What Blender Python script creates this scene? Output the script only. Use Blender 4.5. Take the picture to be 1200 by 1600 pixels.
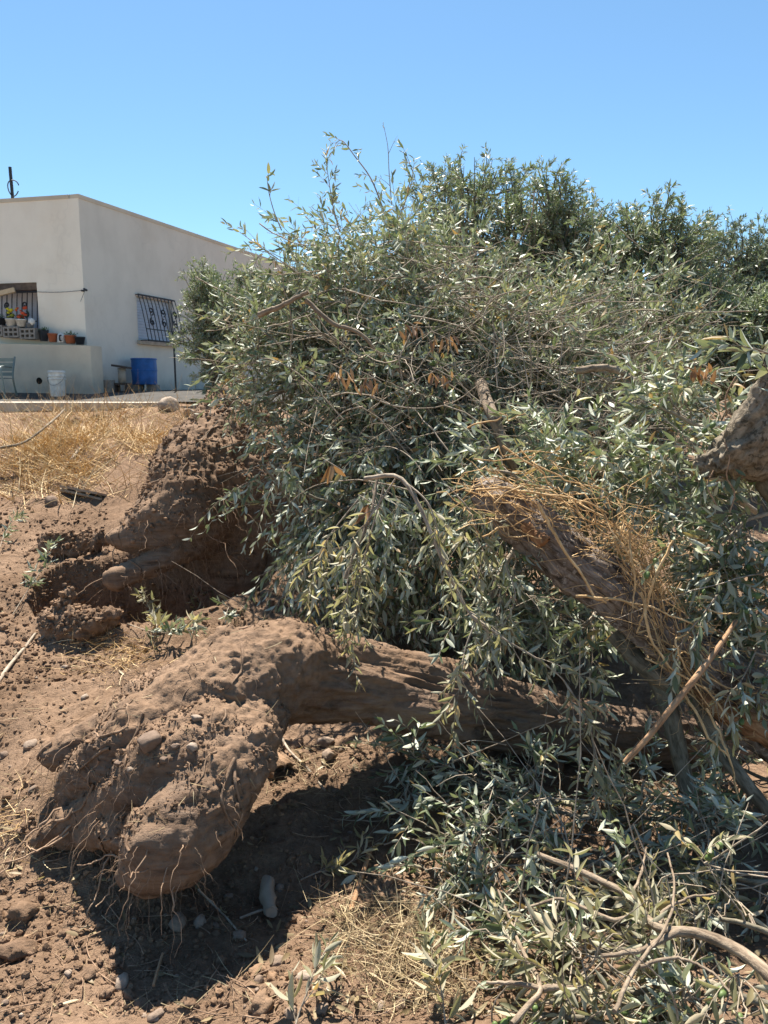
import bpy, bmesh, math, random
import numpy as np
from mathutils import Vector, Matrix

for o in list(bpy.data.objects):
    bpy.data.objects.remove(o)
SC = bpy.context.scene
COL = SC.collection
R = math.radians

# ------------------------------------------------------------------ camera, sky, sun, exposure
EYE = 1.55
PITCH = R(9.0)
F = 1200.0                       # focal length in pixels of the 1200 x 1600 photograph
cam = bpy.data.cameras.new('camera')
cam.sensor_fit = 'VERTICAL'
cam.sensor_height = 36.0
cam.lens = 36.0 * F / 1600.0
cam.clip_start = 0.05
cam.clip_end = 2000.0
cam.dof.use_dof = True
cam.dof.focus_distance = 2.9
cam.dof.aperture_fstop = 11.0
camo = bpy.data.objects.new('camera', cam)
camo.location = (0, 0, EYE)
camo.rotation_euler = (math.pi / 2 - PITCH, 0, 0)
COL.objects.link(camo)
SC.camera = camo

SUN_EL = R(63.0)
SUN_AZ = math.atan2(-0.22, 0.97)          # heading of the sun from +Y towards +X
sun_dir = Vector((math.sin(SUN_AZ) * math.cos(SUN_EL), math.cos(SUN_AZ) * math.cos(SUN_EL), math.sin(SUN_EL)))
world = bpy.data.worlds.new('World')
SC.world = world
world.use_nodes = True
wn = world.node_tree.nodes
bg = wn['Background']
sky = wn.new('ShaderNodeTexSky')
sky.sky_type = 'NISHITA'
sky.sun_disc = False
sky.sun_elevation = SUN_EL
sky.sun_rotation = SUN_AZ
sky.altitude = 300
sky.air_density = 1.0
sky.dust_density = 0.25
sky.ozone_density = 3.0
tintn = wn.new('ShaderNodeMix')
tintn.data_type = 'RGBA'
tintn.blend_type = 'MULTIPLY'
tintn.inputs[0].default_value = 1.0
tintn.inputs[7].default_value = (0.86, 1.06, 1.07, 1)
world.node_tree.links.new(sky.outputs[0], tintn.inputs[6])
world.node_tree.links.new(tintn.outputs[2], bg.inputs[0])
bg.inputs[1].default_value = 0.06
sl = bpy.data.lights.new('sun', 'SUN')
sl.energy = 5.0
sl.angle = R(0.5)
sl.color = (1.0, 0.93, 0.82)
so = bpy.data.objects.new('sun', sl)
so.rotation_euler = sun_dir.to_track_quat('Z', 'Y').to_euler()
COL.objects.link(so)
SC.view_settings.view_transform = 'Standard'
SC.view_settings.look = 'None'
SC.view_settings.exposure = 1.42
SC.view_settings.gamma = 1.0
SC.view_settings.use_curve_mapping = False
SC.render.engine = 'CYCLES'
SC.cycles.use_denoising = True
SC.cycles.max_bounces = 6
SC.cycles.diffuse_bounces = 3
SC.cycles.glossy_bounces = 2
SC.cycles.transmission_bounces = 4
SC.cycles.transparent_max_bounces = 4
SC.cycles.caustics_reflective = False
SC.cycles.caustics_refractive = False

# ------------------------------------------------------------------ numbers
rng = np.random.default_rng(7)
CT, ST = math.cos(PITCH), math.sin(PITCH)


def ray(px, py):
    dx = (np.asarray(px, float) - 600) / F
    dy = (800 - np.asarray(py, float)) / F
    return dx, CT + dy * ST, -ST + dy * CT


def P(px, py, Y):
    """the point at ground distance Y seen at that place of the photograph"""
    x, y, z = ray(px, py)
    s = Y / y
    return np.array((x * s, Y, EYE + z * s)) if np.ndim(px) == 0 else np.stack((x * s, np.broadcast_to(Y, x.shape), EYE + z * s), -1)


def M_PER_PX(py, Y):
    x, y, z = ray(600, py)
    return (Y / y) / F


def hash3(i, j, k, seed):
    h = (i * 374761393 + j * 668265263 + k * 2147483647 + seed * 974634777) & 0xFFFFFFFF
    h = ((h ^ (h >> 13)) * 1274126177) & 0xFFFFFFFF
    h = ((h ^ (h >> 16)) * 2246822519) & 0xFFFFFFFF
    return ((h ^ (h >> 15)) & 0xFFFFFF) / float(0xFFFFFF)


def vnoise(p, seed=0):
    p = np.asarray(p, float)
    i = np.floor(p).astype(np.int64)
    f = p - i
    f = f * f * (3 - 2 * f)
    out = 0
    for a in (0, 1):
        for b in (0, 1):
            for c in (0, 1):
                w = (f[:, 0] if a else 1 - f[:, 0]) * (f[:, 1] if b else 1 - f[:, 1]) * (f[:, 2] if c else 1 - f[:, 2])
                out = out + w * hash3(i[:, 0] + a, i[:, 1] + b, i[:, 2] + c, seed)
    return out * 2 - 1


def fbm(p, octaves=4, seed=0, gain=0.5):
    p = np.asarray(p, float)
    a, s, out = 1.0, 1.0, 0
    for o in range(octaves):
        out = out + a * vnoise(p * s + 17.3 * o, seed + o)
        a *= gain
        s *= 2.03
    return out


def nrm(v):
    return v / np.maximum(np.linalg.norm(v, axis=-1, keepdims=True), 1e-9)


def sstep(a, b, x):
    t = np.clip((x - a) / (b - a), 0, 1)
    return t * t * (3 - 2 * t)


def catmull(pts, n):
    pts = np.asarray(pts, float)
    k = len(pts)
    q = np.vstack((2 * pts[0] - pts[1], pts, 2 * pts[-1] - pts[-2]))
    out = []
    for t in np.linspace(0, k - 1 - 1e-9, n):
        i = int(t)
        f = t - i
        a, b, c, d = q[i], q[i + 1], q[i + 2], q[i + 3]
        out.append(0.5 * (2 * b + (c - a) * f + (2 * a - 5 * b + 4 * c - d) * f * f + (3 * b - a - 3 * c + d) * f ** 3))
    return np.array(out)


# ------------------------------------------------------------------ mesh building
class MB:
    def __init__(self):
        self.v, self.loops, self.sizes, self.n = [], [], [], 0
        self.attr = {}

    def add(self, V, Fc, **attrs):
        V = np.asarray(V, np.float32).reshape(-1, 3)
        Fc = np.asarray(Fc, np.int32)
        self.v.append(V)
        self.loops.append((Fc + self.n).ravel())
        self.sizes.append(np.full(len(Fc), Fc.shape[1], np.int32))
        for k, a in attrs.items():
            self.attr.setdefault(k, []).append((self.n, np.asarray(a, np.float32)))
        self.n += len(V)
        return self

    def mesh(self, name, material, smooth=True):
        me = bpy.data.meshes.new(name)
        if self.n == 0:
            return me
        V = np.concatenate(self.v)
        L = np.concatenate(self.loops)
        S = np.concatenate(self.sizes)
        me.vertices.add(len(V))
        me.vertices.foreach_set('co', V.ravel())
        me.loops.add(len(L))
        me.loops.foreach_set('vertex_index', L)
        me.polygons.add(len(S))
        me.polygons.foreach_set('loop_start', np.concatenate(([0], np.cumsum(S)[:-1])).astype(np.int32))
        me.polygons.foreach_set('use_smooth', np.full(len(S), bool(smooth)))
        for k, lst in self.attr.items():
            vec = lst[0][1].ndim == 2
            arr = np.zeros((len(V), 3) if vec else len(V), np.float32)
            for st, a in lst:
                arr[st:st + len(a)] = a
            at = me.attributes.new(k, 'FLOAT_VECTOR' if vec else 'FLOAT', 'POINT')
            at.data.foreach_set('vector' if vec else 'value', arr.ravel())
        me.update(calc_edges=True)
        me.validate()
        if material:
            me.materials.append(material)
        return me

    def build(self, name, material, parent=None, smooth=True, kind=None):
        return link(name, self.mesh(name, material, smooth), parent, kind)


def link(name, me, parent=None, kind=None):
    o = bpy.data.objects.new(name, me)
    COL.objects.link(o)
    if parent is not None:
        attach(o, parent)
    if kind:
        o['kind'] = kind
    return o


WORLD_LOC = {}


def wl(o):
    return WORLD_LOC.get(o.name, Vector((0, 0, 0)))


def attach(o, parent):
    o.parent = parent
    o.matrix_parent_inverse = Matrix.Translation(-wl(parent))


def tag(o, label, cat, group=None, kind=None):
    o['label'] = label
    o['category'] = cat
    if group:
        o['group'] = group
    if kind:
        o['kind'] = kind
    return o


def thing(name, label, cat, loc, group=None):
    o = bpy.data.objects.new(name, None)
    o.empty_display_size = 0.1
    COL.objects.link(o)
    o.location = tuple(float(c) for c in loc)
    WORLD_LOC[o.name] = Vector(o.location)
    return tag(o, label, cat, group)


def tubes(mb, Pth, Rad, sides=4, seed=0, cap=False):
    """many polylines at once: Pth (n, m, 3), Rad (n, m)"""
    Pth = np.asarray(Pth, float)
    if Pth.ndim == 2:
        Pth = Pth[None]
    Rad = np.broadcast_to(np.asarray(Rad, float), Pth.shape[:2])
    n, m, _ = Pth.shape
    T = nrm(np.gradient(Pth, axis=1))
    main = nrm(Pth[:, -1] - Pth[:, 0] + 1e-6)
    ref = np.where(np.abs(main[:, 2:3]) < 0.7, np.array([[0, 0, 1.0]]), np.array([[1.0, 0, 0]]))
    U = nrm(np.cross(T, ref[:, None, :] + 0 * T))
    W = np.cross(T, U)
    a = np.arange(sides) * 2 * math.pi / sides
    ring = U[:, :, None, :] * np.cos(a)[None, None, :, None] + W[:, :, None, :] * np.sin(a)[None, None, :, None]
    V = Pth[:, :, None, :] + ring * Rad[:, :, None, None]
    u = np.concatenate((np.zeros((n, 1)), np.cumsum(np.linalg.norm(np.diff(Pth, axis=1), axis=-1), axis=1)), axis=1)
    r0 = Rad.mean()
    buv = np.stack((np.broadcast_to(u[:, :, None], (n, m, sides)) + np.arange(n)[:, None, None] * 0.37 + seed,
                    np.broadcast_to(np.cos(a) * r0, (n, m, sides)), np.broadcast_to(np.sin(a) * r0, (n, m, sides))), -1)
    i = np.arange(n)[:, None, None] * m * sides + np.arange(m - 1)[None, :, None] * sides
    k = np.arange(sides)[None, None, :]
    k2 = (k + 1) % sides
    Fc = np.stack((i + k, i + k2, i + sides + k2, i + sides + k), -1).reshape(-1, 4)
    mb.add(V.reshape(-1, 3), Fc, buv=buv.reshape(-1, 3))
    if cap:
        for e in (0, m - 1):
            c = Pth[:, e]
            base = np.arange(n) * m * sides + e * sides
            for q in range(n):
                idx = np.arange(sides)
                tri = np.stack((idx, (idx + 1) % sides, np.full(sides, sides)), -1)
                if e == 0:
                    tri = tri[:, [1, 0, 2]]
                mb.add(np.vstack((V[q, e], c[q][None])), tri)
    return mb


def box(mb, c, s, rot=None):
    c = np.asarray(c, float)
    h = np.asarray(s, float) / 2
    V = np.array([(x, y, z) for x in (-1, 1) for y in (-1, 1) for z in (-1, 1)], float) * h
    if rot is not None:
        V = V @ np.array(rot).T
    Fc = [(0, 1, 3, 2), (4, 6, 7, 5), (0, 4, 5, 1), (2, 3, 7, 6), (0, 2, 6, 4), (1, 5, 7, 3)]
    return mb.add(V + c, Fc)


def lbox(mb, O, u, n, a0, a1, b0, b1, z0, z1):
    """box in a wall's own frame: along u, outward n, up"""
    O, u, n = np.asarray(O, float), np.asarray(u, float), np.asarray(n, float)
    V = []
    for a in (a0, a1):
        for b in (b0, b1):
            for z in (z0, z1):
                V.append(O + u * a + n * b + np.array((0, 0, z)))
    V = np.array(V)
    Fc = np.array([(0, 1, 3, 2), (4, 6, 7, 5), (0, 4, 5, 1), (2, 3, 7, 6), (0, 2, 6, 4), (1, 5, 7, 3)])
    if np.dot(np.cross(u, n), (0, 0, 1)) < 0:
        Fc = Fc[:, ::-1]
    return mb.add(V, Fc)


def lathe(mb, prof, loc, seg=24, axis=None):
    prof = np.asarray(prof, float)
    a = np.arange(seg) * 2 * math.pi / seg
    V = np.stack((prof[:, 0][:, None] * np.cos(a), prof[:, 0][:, None] * np.sin(a), np.broadcast_to(prof[:, 1][:, None], (len(prof), seg))), -1)
    V = V.reshape(-1, 3)
    if axis is not None:
        V = V @ np.array(Vector((0, 0, 1)).rotation_difference(Vector(axis)).to_matrix()).T
    i = np.arange(len(prof) - 1)[:, None] * seg
    k = np.arange(seg)[None]
    k2 = (k + 1) % seg
    Fc = np.stack((i + k, i + k2, i + seg + k2, i + seg + k), -1).reshape(-1, 4)
    return mb.add(V + np.asarray(loc, float), Fc)


def ico(sub):
    bm = bmesh.new()
    bmesh.ops.create_icosphere(bm, subdivisions=sub, radius=1.0)
    V = np.array([v.co[:] for v in bm.verts])
    Fc = np.array([[v.index for v in f.verts] for f in bm.faces])
    bm.free()
    return V, Fc


ICO = {k: ico(k) for k in (1, 2, 3, 4)}


# ------------------------------------------------------------------ materials
def new_mat(name, rough=0.8, spec=0.3):
    m = bpy.data.materials.new(name)
    m.use_nodes = True
    nt = m.node_tree
    b = nt.nodes['Principled BSDF']
    b.inputs['Roughness'].default_value = rough
    b.inputs['Specular IOR Level'].default_value = spec
    return m, nt, b


def N(nt, typ, **kw):
    n = nt.nodes.new(typ)
    for k, v in kw.items():
        if k.startswith('i_'):
            n.inputs[int(k[2:]) if k[2:].isdigit() else k[2:].replace('_', ' ')].default_value = v
        else:
            setattr(n, k, v)
    return n


def ramp(nt, fac, stops):
    r = nt.nodes.new('ShaderNodeValToRGB')
    el = r.color_ramp.elements
    while len(el) < len(stops):
        el.new(0.5)
    for e, (p, c) in zip(el, stops):
        e.position = p
        e.color = (c[0], c[1], c[2], 1)
    nt.links.new(fac, r.inputs[0])
    return r.outputs[0]


def noise(nt, vec, scale, detail=4, rough=0.55, dist=0.0):
    n = N(nt, 'ShaderNodeTexNoise')
    n.inputs['Scale'].default_value = scale
    n.inputs['Detail'].default_value = detail
    n.inputs['Roughness'].default_value = rough
    n.inputs['Distortion'].default_value = dist
    if vec is not None:
        nt.links.new(vec, n.inputs['Vector'])
    return n.outputs['Fac']


def mixc(nt, fac, a, b, mode='MIX'):
    m = N(nt, 'ShaderNodeMix', data_type='RGBA', blend_type=mode)
    if isinstance(fac, (int, float)):
        m.inputs[0].default_value = fac
    else:
        nt.links.new(fac, m.inputs[0])
    for s, x in ((6, a), (7, b)):
        if isinstance(x, tuple):
            m.inputs[s].default_value = (*x, 1) if len(x) == 3 else x
        else:
            nt.links.new(x, m.inputs[s])
    return m.outputs[2]


def math_(nt, op, a, b=0.0):
    m = N(nt, 'ShaderNodeMath', operation=op)
    for s, x in ((0, a), (1, b)):
        if isinstance(x, (int, float)):
            m.inputs[s].default_value = x
        else:
            nt.links.new(x, m.inputs[s])
    return m.outputs[0]


def bump(nt, bsdf, height, strength=0.5, dist=0.01, chain=None):
    b = N(nt, 'ShaderNodeBump')
    b.inputs['Strength'].default_value = strength
    b.inputs['Distance'].default_value = dist
    nt.links.new(height, b.inputs['Height'])
    if chain is not None:
        nt.links.new(chain, b.inputs['Normal'])
    nt.links.new(b.outputs[0], bsdf.inputs['Normal'])
    return b.outputs[0]


def pos(nt):
    return N(nt, 'ShaderNodeNewGeometry').outputs['Position']


def objco(nt):
    return N(nt, 'ShaderNodeTexCoord').outputs['Object']


def attr(nt, name, out='Fac'):
    return N(nt, 'ShaderNodeAttribute', attribute_name=name).outputs[out]


def soil_colour(nt, vec, dark=1.0):
    n1 = noise(nt, vec, 2.2, 5)
    n2 = noise(nt, vec, 38, 5, 0.65)
    c = ramp(nt, n1, [(0.3, (0.172 * dark, 0.110 * dark, 0.070 * dark)), (0.7, (0.278 * dark, 0.187 * dark, 0.126 * dark))])
    s = ramp(nt, n2, [(0.25, (0.62, 0.60, 0.58)), (0.55, (1, 1, 1)), (0.8, (1.2, 1.2, 1.2))])
    return mixc(nt, 1.0, c, s, 'MULTIPLY')


MT = {}


def build_materials():
    # soil
    m, nt, b = new_mat('soil', 0.97, 0.1)
    v = pos(nt)
    nt.links.new(soil_colour(nt, v), b.inputs['Base Color'])
    h = math_(nt, 'ADD', math_(nt, 'MULTIPLY', noise(nt, v, 45, 6, 0.7), 1.0), math_(nt, 'MULTIPLY', noise(nt, v, 220, 3, 0.6), 0.35))
    bump(nt, b, h, 0.9, 0.02)
    MT['soil'] = m
    # clods: per-object tone
    m, nt, b = new_mat('soil_clod', 0.97, 0.1)
    v = pos(nt)
    rnd = N(nt, 'ShaderNodeObjectInfo').outputs['Random']
    t = math_(nt, 'FRACT', math_(nt, 'ADD', attr(nt, 'tint'), rnd))
    tone = ramp(nt, t, [(0, (0.75, 0.74, 0.74)), (0.6, (1, 1, 1)), (1, (1.22, 1.18, 1.12))])
    nt.links.new(mixc(nt, 1.0, soil_colour(nt, v), tone, 'MULTIPLY'), b.inputs['Base Color'])
    bump(nt, b, noise(nt, v, 130, 5, 0.7), 0.8, 0.008)
    MT['clod'] = m
    # stones
    m, nt, b = new_mat('field_stone', 0.9, 0.2)
    v = pos(nt)
    rnd = N(nt, 'ShaderNodeObjectInfo').outputs['Random']
    tone = ramp(nt, math_(nt, 'FRACT', math_(nt, 'ADD', attr(nt, 'tint'), rnd)), [(0, (0.17, 0.12, 0.09)), (0.5, (0.25, 0.19, 0.145)), (1, (0.36, 0.29, 0.23))])
    s = ramp(nt, noise(nt, v, 60, 6, 0.7), [(0.3, (0.7, 0.68, 0.66)), (0.7, (1.15, 1.15, 1.15))])
    nt.links.new(mixc(nt, 1.0, tone, s, 'MULTIPLY'), b.inputs['Base Color'])
    bump(nt, b, noise(nt, v, 90, 6, 0.7), 0.6, 0.006)
    MT['stone'] = m
    # dusty stump: bark and roots under a coat of soil (attribute dirt)
    m, nt, b = new_mat('dusty_root_bark', 0.95, 0.12)
    v = pos(nt)
    mp = N(nt, 'ShaderNodeMapping')
    nt.links.new(v, mp.inputs[0])
    mp.inputs['Rotation'].default_value = (0, 0, R(-8))
    mp.inputs['Scale'].default_value = (3.0, 22.0, 30.0)
    g = noise(nt, mp.outputs[0], 1.0, 6, 0.65, 0.4)
    bark = ramp(nt, g, [(0.32, (0.042, 0.028, 0.020)), (0.48, (0.150, 0.103, 0.075)), (0.68, (0.245, 0.185, 0.14))])
    d = attr(nt, 'dirt')
    col = mixc(nt, d, bark, soil_colour(nt, v))
    nt.links.new(col, b.inputs['Base Color'])
    gb = math_(nt, 'MULTIPLY', g, math_(nt, 'SUBTRACT', 1.0, math_(nt, 'MULTIPLY', d, 0.85)))
    h = math_(nt, 'ADD', math_(nt, 'MULTIPLY', gb, 1.2), math_(nt, 'MULTIPLY', noise(nt, v, 110, 6, 0.7), 0.35))
    bump(nt, b, h, 0.85, 0.018)
    MT['stump'] = m
    # bark from tube coordinates

    def bark_mat(name, lo, mid, hi, su=3.0, sv=55.0, strength=0.8, lichen=None):
        m, nt, b = new_mat(name, 0.9, 0.2)
        uv = attr(nt, 'buv', 'Vector')
        mp = N(nt, 'ShaderNodeMapping')
        nt.links.new(uv, mp.inputs[0])
        mp.inputs['Scale'].default_value = (su * 3, sv, sv)
        g = noise(nt, mp.outputs[0], 1.0, 6, 0.68, 0.5)
        c = ramp(nt, g, [(0.34, lo), (0.49, mid), (0.66, hi)])
        v = pos(nt)
        blot = ramp(nt, noise(nt, v, 14, 4, 0.6), [(0.35, (0.75, 0.73, 0.70)), (0.65, (1.12, 1.1, 1.06))])
        c = mixc(nt, 1.0, c, blot, 'MULTIPLY')
        if lichen:
            msk = ramp(nt, noise(nt, v, 45, 5, 0.7), [(0.55, (0, 0, 0)), (0.63, (0.85, 0.85, 0.85))])
            c = mixc(nt, msk, c, lichen)
        nt.links.new(c, b.inputs['Base Color'])
        bump(nt, b, math_(nt, 'ADD', g, math_(nt, 'MULTIPLY', noise(nt, v, 160, 4, 0.7), 0.35)), strength, 0.012)
        return m
    MT['log_bark'] = bark_mat('dark_log_bark', (0.035, 0.026, 0.021), (0.185, 0.145, 0.12), (0.34, 0.29, 0.255), 4.0, 48, 1.0, (0.36, 0.31, 0.27))
    MT['grey_bark'] = bark_mat('grey_olive_bark', (0.10, 0.08, 0.06), (0.245, 0.205, 0.155), (0.37, 0.315, 0.25), 9, 45, 1.0, (0.06, 0.05, 0.034))
    MT['twig'] = bark_mat('olive_twig_bark', (0.17, 0.14, 0.11), (0.34, 0.285, 0.225), (0.46, 0.40, 0.33), 8, 80, 0.4)
    MT['dark_branch'] = bark_mat('olive_grey_branch', (0.09, 0.08, 0.06), (0.18, 0.16, 0.12), (0.26, 0.235, 0.185), 6, 60, 0.5)
    MT['fork_bark'] = bark_mat('brown_grey_branch', (0.12, 0.09, 0.065), (0.25, 0.195, 0.145), (0.34, 0.28, 0.215), 6, 70, 0.6)
    MT['fibre'] = bark_mat('torn_root_fibre', (0.34, 0.20, 0.09), (0.58, 0.39, 0.20), (0.72, 0.53, 0.31), 8, 90, 0.3)
    MT['stick'] = bark_mat('peeled_stick', (0.22, 0.125, 0.07), (0.37, 0.225, 0.13), (0.46, 0.3, 0.19), 5, 70, 0.4)
    MT['rootlet'] = bark_mat('dusty_rootlet', (0.19, 0.12, 0.08), (0.31, 0.21, 0.145), (0.42, 0.3, 0.21), 8, 90, 0.3)
    MT['dusty_root'] = bark_mat('dusty_buried_root', (0.13, 0.082, 0.055), (0.22, 0.15, 0.103), (0.30, 0.21, 0.15), 8, 90, 0.5)
    MT['raw_wood'] = bark_mat('torn_orange_wood', (0.16, 0.08, 0.04), (0.33, 0.175, 0.09), (0.46, 0.29, 0.165), 5, 60, 0.8)
    # leaves
    def leaf_mat(name, top, back, trans=0.2):
        m, nt, b = new_mat(name, 0.5, 0.4)
        geo = N(nt, 'ShaderNodeNewGeometry')
        rnd = N(nt, 'ShaderNodeObjectInfo').outputs['Random']
        t = math_(nt, 'FRACT', math_(nt, 'ADD', attr(nt, 'tint'), rnd))
        tc = ramp(nt, t, top)
        bc = ramp(nt, t, back)
        c = mixc(nt, geo.outputs['Backfacing'], tc, bc)
        nt.links.new(c, b.inputs['Base Color'])
        ro = math_(nt, 'ADD', 0.46, math_(nt, 'MULTIPLY', geo.outputs['Backfacing'], 0.25))
        nt.links.new(ro, b.inputs['Roughness'])
        tr = N(nt, 'ShaderNodeBsdfTranslucent')
        nt.links.new(mixc(nt, 1.0, tc, (1.35, 1.4, 0.95), 'MULTIPLY'), tr.inputs[0])
        mx = N(nt, 'ShaderNodeMixShader')
        mx.inputs[0].default_value = trans
        out = nt.nodes['Material Output']
        nt.links.new(b.outputs[0], mx.inputs[1])
        nt.links.new(tr.outputs[0], mx.inputs[2])
        nt.links.new(mx.outputs[0], out.inputs[0])
        return m
    g1 = [(0, (0.089, 0.120, 0.063)), (0.3, (0.143, 0.181, 0.102)), (0.65, (0.210, 0.239, 0.142)), (0.88, (0.260, 0.277, 0.157)), (0.94, (0.334, 0.312, 0.144)), (0.98, (0.343, 0.216, 0.097))]
    g2 = [(0, (0.383, 0.407, 0.318)), (0.5, (0.494, 0.514, 0.414)), (0.9, (0.574, 0.589, 0.474)), (0.95, (0.504, 0.460, 0.297)), (0.98, (0.403, 0.289, 0.165))]
    MT['leaf'] = leaf_mat('olive_leaf', g1, g2)
    w1 = [(0, (0.154, 0.157, 0.088)), (0.4, (0.232, 0.221, 0.132)), (0.8, (0.309, 0.283, 0.175)), (0.95, (0.371, 0.299, 0.154)), (1, (0.360, 0.237, 0.113))]
    w2 = [(0, (0.42, 0.40, 0.29)), (0.6, (0.54, 0.505, 0.38)), (1, (0.58, 0.49, 0.33))]
    MT['wilt_leaf'] = leaf_mat('wilting_olive_leaf', w1, w2, 0.4)
    t1 = [(0, (0.081, 0.113, 0.062)), (0.5, (0.127, 0.163, 0.092)), (1, (0.171, 0.205, 0.121))]
    t2 = [(0, (0.279, 0.320, 0.252)), (1, (0.372, 0.410, 0.335))]
    MT['tree_leaf'] = leaf_mat('standing_olive_leaf', t1, t2)
    k1 = [(0, (0.097, 0.136, 0.066)), (0.5, (0.159, 0.205, 0.104)), (1, (0.232, 0.270, 0.145))]
    k2 = [(0, (0.292, 0.316, 0.234)), (1, (0.405, 0.424, 0.329))]
    MT['dark_tree_leaf'] = leaf_mat('dark_standing_olive_leaf', k1, k2)
    d1 = [(0, (0.22, 0.115, 0.06)), (0.5, (0.33, 0.18, 0.10)), (1, (0.42, 0.28, 0.17))]
    MT['dry_leaf'] = leaf_mat('dried_leaf', d1, d1)
    s1 = [(0, (0.14, 0.10, 0.055)), (0.5, (0.25, 0.19, 0.10)), (1, (0.36, 0.29, 0.17))]
    MT['litter'] = leaf_mat('fallen_leaf', s1, s1)

    def straw(name, stops):
        m, nt, b = new_mat(name, 0.7, 0.3)
        rnd = attr(nt, 'tint')
        nt.links.new(ramp(nt, rnd, stops), b.inputs['Base Color'])
        return m
    MT['dry_grass'] = straw('dry_grass', [(0, (0.30, 0.18, 0.07)), (0.4, (0.52, 0.34, 0.15)), (0.8, (0.68, 0.50, 0.26)), (1, (0.74, 0.62, 0.40))])
    MT['straw'] = straw('straw', [(0, (0.17, 0.115, 0.06)), (0.5, (0.31, 0.23, 0.125)), (1, (0.48, 0.39, 0.24))])
    # fruit
    m, nt, b = new_mat('green_olive', 0.5, 0.3)
    b.inputs['Base Color'].default_value = (0.105, 0.155, 0.05, 1)
    MT['olive'] = m

    # house render
    def plaster(name, base, stain):
        m, nt, b = new_mat(name, 0.92, 0.15)
        v = pos(nt)
        mp = N(nt, 'ShaderNodeMapping')
        nt.links.new(v, mp.inputs[0])
        mp.inputs['Scale'].default_value = (1.6, 1.6, 1.1)
        n1 = noise(nt, mp.outputs[0], 1.3, 6, 0.62)
        n2 = noise(nt, v, 1.0, 5, 0.6)
        c = mixc(nt, ramp(nt, n1, [(0.42, (0, 0, 0)), (0.75, (0.45, 0.45, 0.45))]), base, stain)
        c = mixc(nt, ramp(nt, n2, [(0.5, (0, 0, 0)), (0.7, (0.35, 0.35, 0.35))]), c, (stain[0] * 1.1, stain[1] * 1.0, stain[2] * 0.9))
        sp = N(nt, 'ShaderNodeSeparateXYZ')
        nt.links.new(v, sp.inputs[0])
        # rising damp stains near the ground and run-off under the roof edge, broken up by noise
        low = math_(nt, 'SUBTRACT', math_(nt, 'MULTIPLY', noise(nt, mp.outputs[0], 3.2, 5, 0.6), 0.9), math_(nt, 'SUBTRACT', sp.outputs[2], 1.62))
        c = mixc(nt, ramp(nt, low, [(0.25, (0, 0, 0)), (0.6, (0.65, 0.65, 0.65))]), c, (0.30, 0.285, 0.26))
        mp2 = N(nt, 'ShaderNodeMapping')
        nt.links.new(v, mp2.inputs[0])
        mp2.inputs['Scale'].default_value = (3.5, 3.5, 2.0)
        up = math_(nt, 'ADD', math_(nt, 'MULTIPLY', noise(nt, mp2.outputs[0], 1.0, 6, 0.65), 1.3), math_(nt, 'SUBTRACT', sp.outputs[2], 5.0))
        c = mixc(nt, ramp(nt, up, [(0.2, (0, 0, 0)), (0.9, (0.3, 0.3, 0.3))]), c, (0.33, 0.32, 0.30))
        mp3 = N(nt, 'ShaderNodeMapping')
        nt.links.new(v, mp3.inputs[0])
        mp3.inputs['Scale'].default_value = (9, 9, 0.7)
        drip = math_(nt, 'MULTIPLY', ramp(nt, noise(nt, mp3.outputs[0], 1.0, 4, 0.6), [(0.55, (0, 0, 0)), (0.75, (1, 1, 1))]), ramp(nt, up, [(0.0, (0, 0, 0)), (0.9, (0.55, 0.55, 0.55))]))
        c = mixc(nt, drip, c, (0.30, 0.28, 0.25))
        vo = N(nt, 'ShaderNodeTexVoronoi', feature='DISTANCE_TO_EDGE')
        vo.inputs['Scale'].default_value = 0.4
        wv = N(nt, 'ShaderNodeTexNoise')
        wv.inputs['Scale'].default_value = 2.5
        nt.links.new(v, wv.inputs['Vector'])
        vm = N(nt, 'ShaderNodeVectorMath', operation='ADD')
        nt.links.new(v, vm.inputs[0])
        nt.links.new(wv.outputs['Color'], vm.inputs[1])
        nt.links.new(vm.outputs[0], vo.inputs['Vector'])
        crk = ramp(nt, vo.outputs['Distance'], [(0.0, (0.07, 0.07, 0.07)), (0.010, (0, 0, 0))])
        c = mixc(nt, crk, c, (0.25, 0.23, 0.2))
        blk = ramp(nt, noise(nt, mp2.outputs[0], 2.6, 6, 0.7), [(0.68, (0, 0, 0)), (0.78, (0.2, 0.2, 0.2))])
        c = mixc(nt, blk, c, (0.2, 0.19, 0.18))
        nt.links.new(c, b.inputs['Base Color'])
        bump(nt, b, math_(nt, 'ADD', noise(nt, v, 6, 5, 0.6), math_(nt, 'MULTIPLY', noise(nt, v, 60, 4, 0.6), 0.3)), 0.2, 0.01)
        return m
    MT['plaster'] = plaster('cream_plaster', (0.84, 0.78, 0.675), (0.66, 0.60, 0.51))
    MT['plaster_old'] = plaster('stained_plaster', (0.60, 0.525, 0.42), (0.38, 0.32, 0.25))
    MT['plaster_side'] = plaster('shaded_weathered_side_plaster', (0.69, 0.64, 0.56), (0.50, 0.46, 0.395))  # grey mottled coat, also darkened to paint in the side wall's dimmer light

    def flat(name, col, rough=0.6, spec=0.3, metal=0.0, var=0.2, scale=14.0):
        m, nt, b = new_mat(name, rough, spec)
        v = pos(nt)
        s = ramp(nt, noise(nt, v, scale, 5, 0.65), [(0.3, (1 - var,) * 3), (0.7, (1 + var * 0.5,) * 3)])
        nt.links.new(mixc(nt, 1.0, col, s, 'MULTIPLY'), b.inputs['Base Color'])
        b.inputs['Metallic'].default_value = metal
        bump(nt, b, noise(nt, v, scale * 5, 4, 0.6), 0.12, 0.004)
        return m
    MT['concrete'] = flat('pale_concrete', (0.50, 0.44, 0.36), 0.95, 0.15, var=0.35, scale=6)
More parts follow.
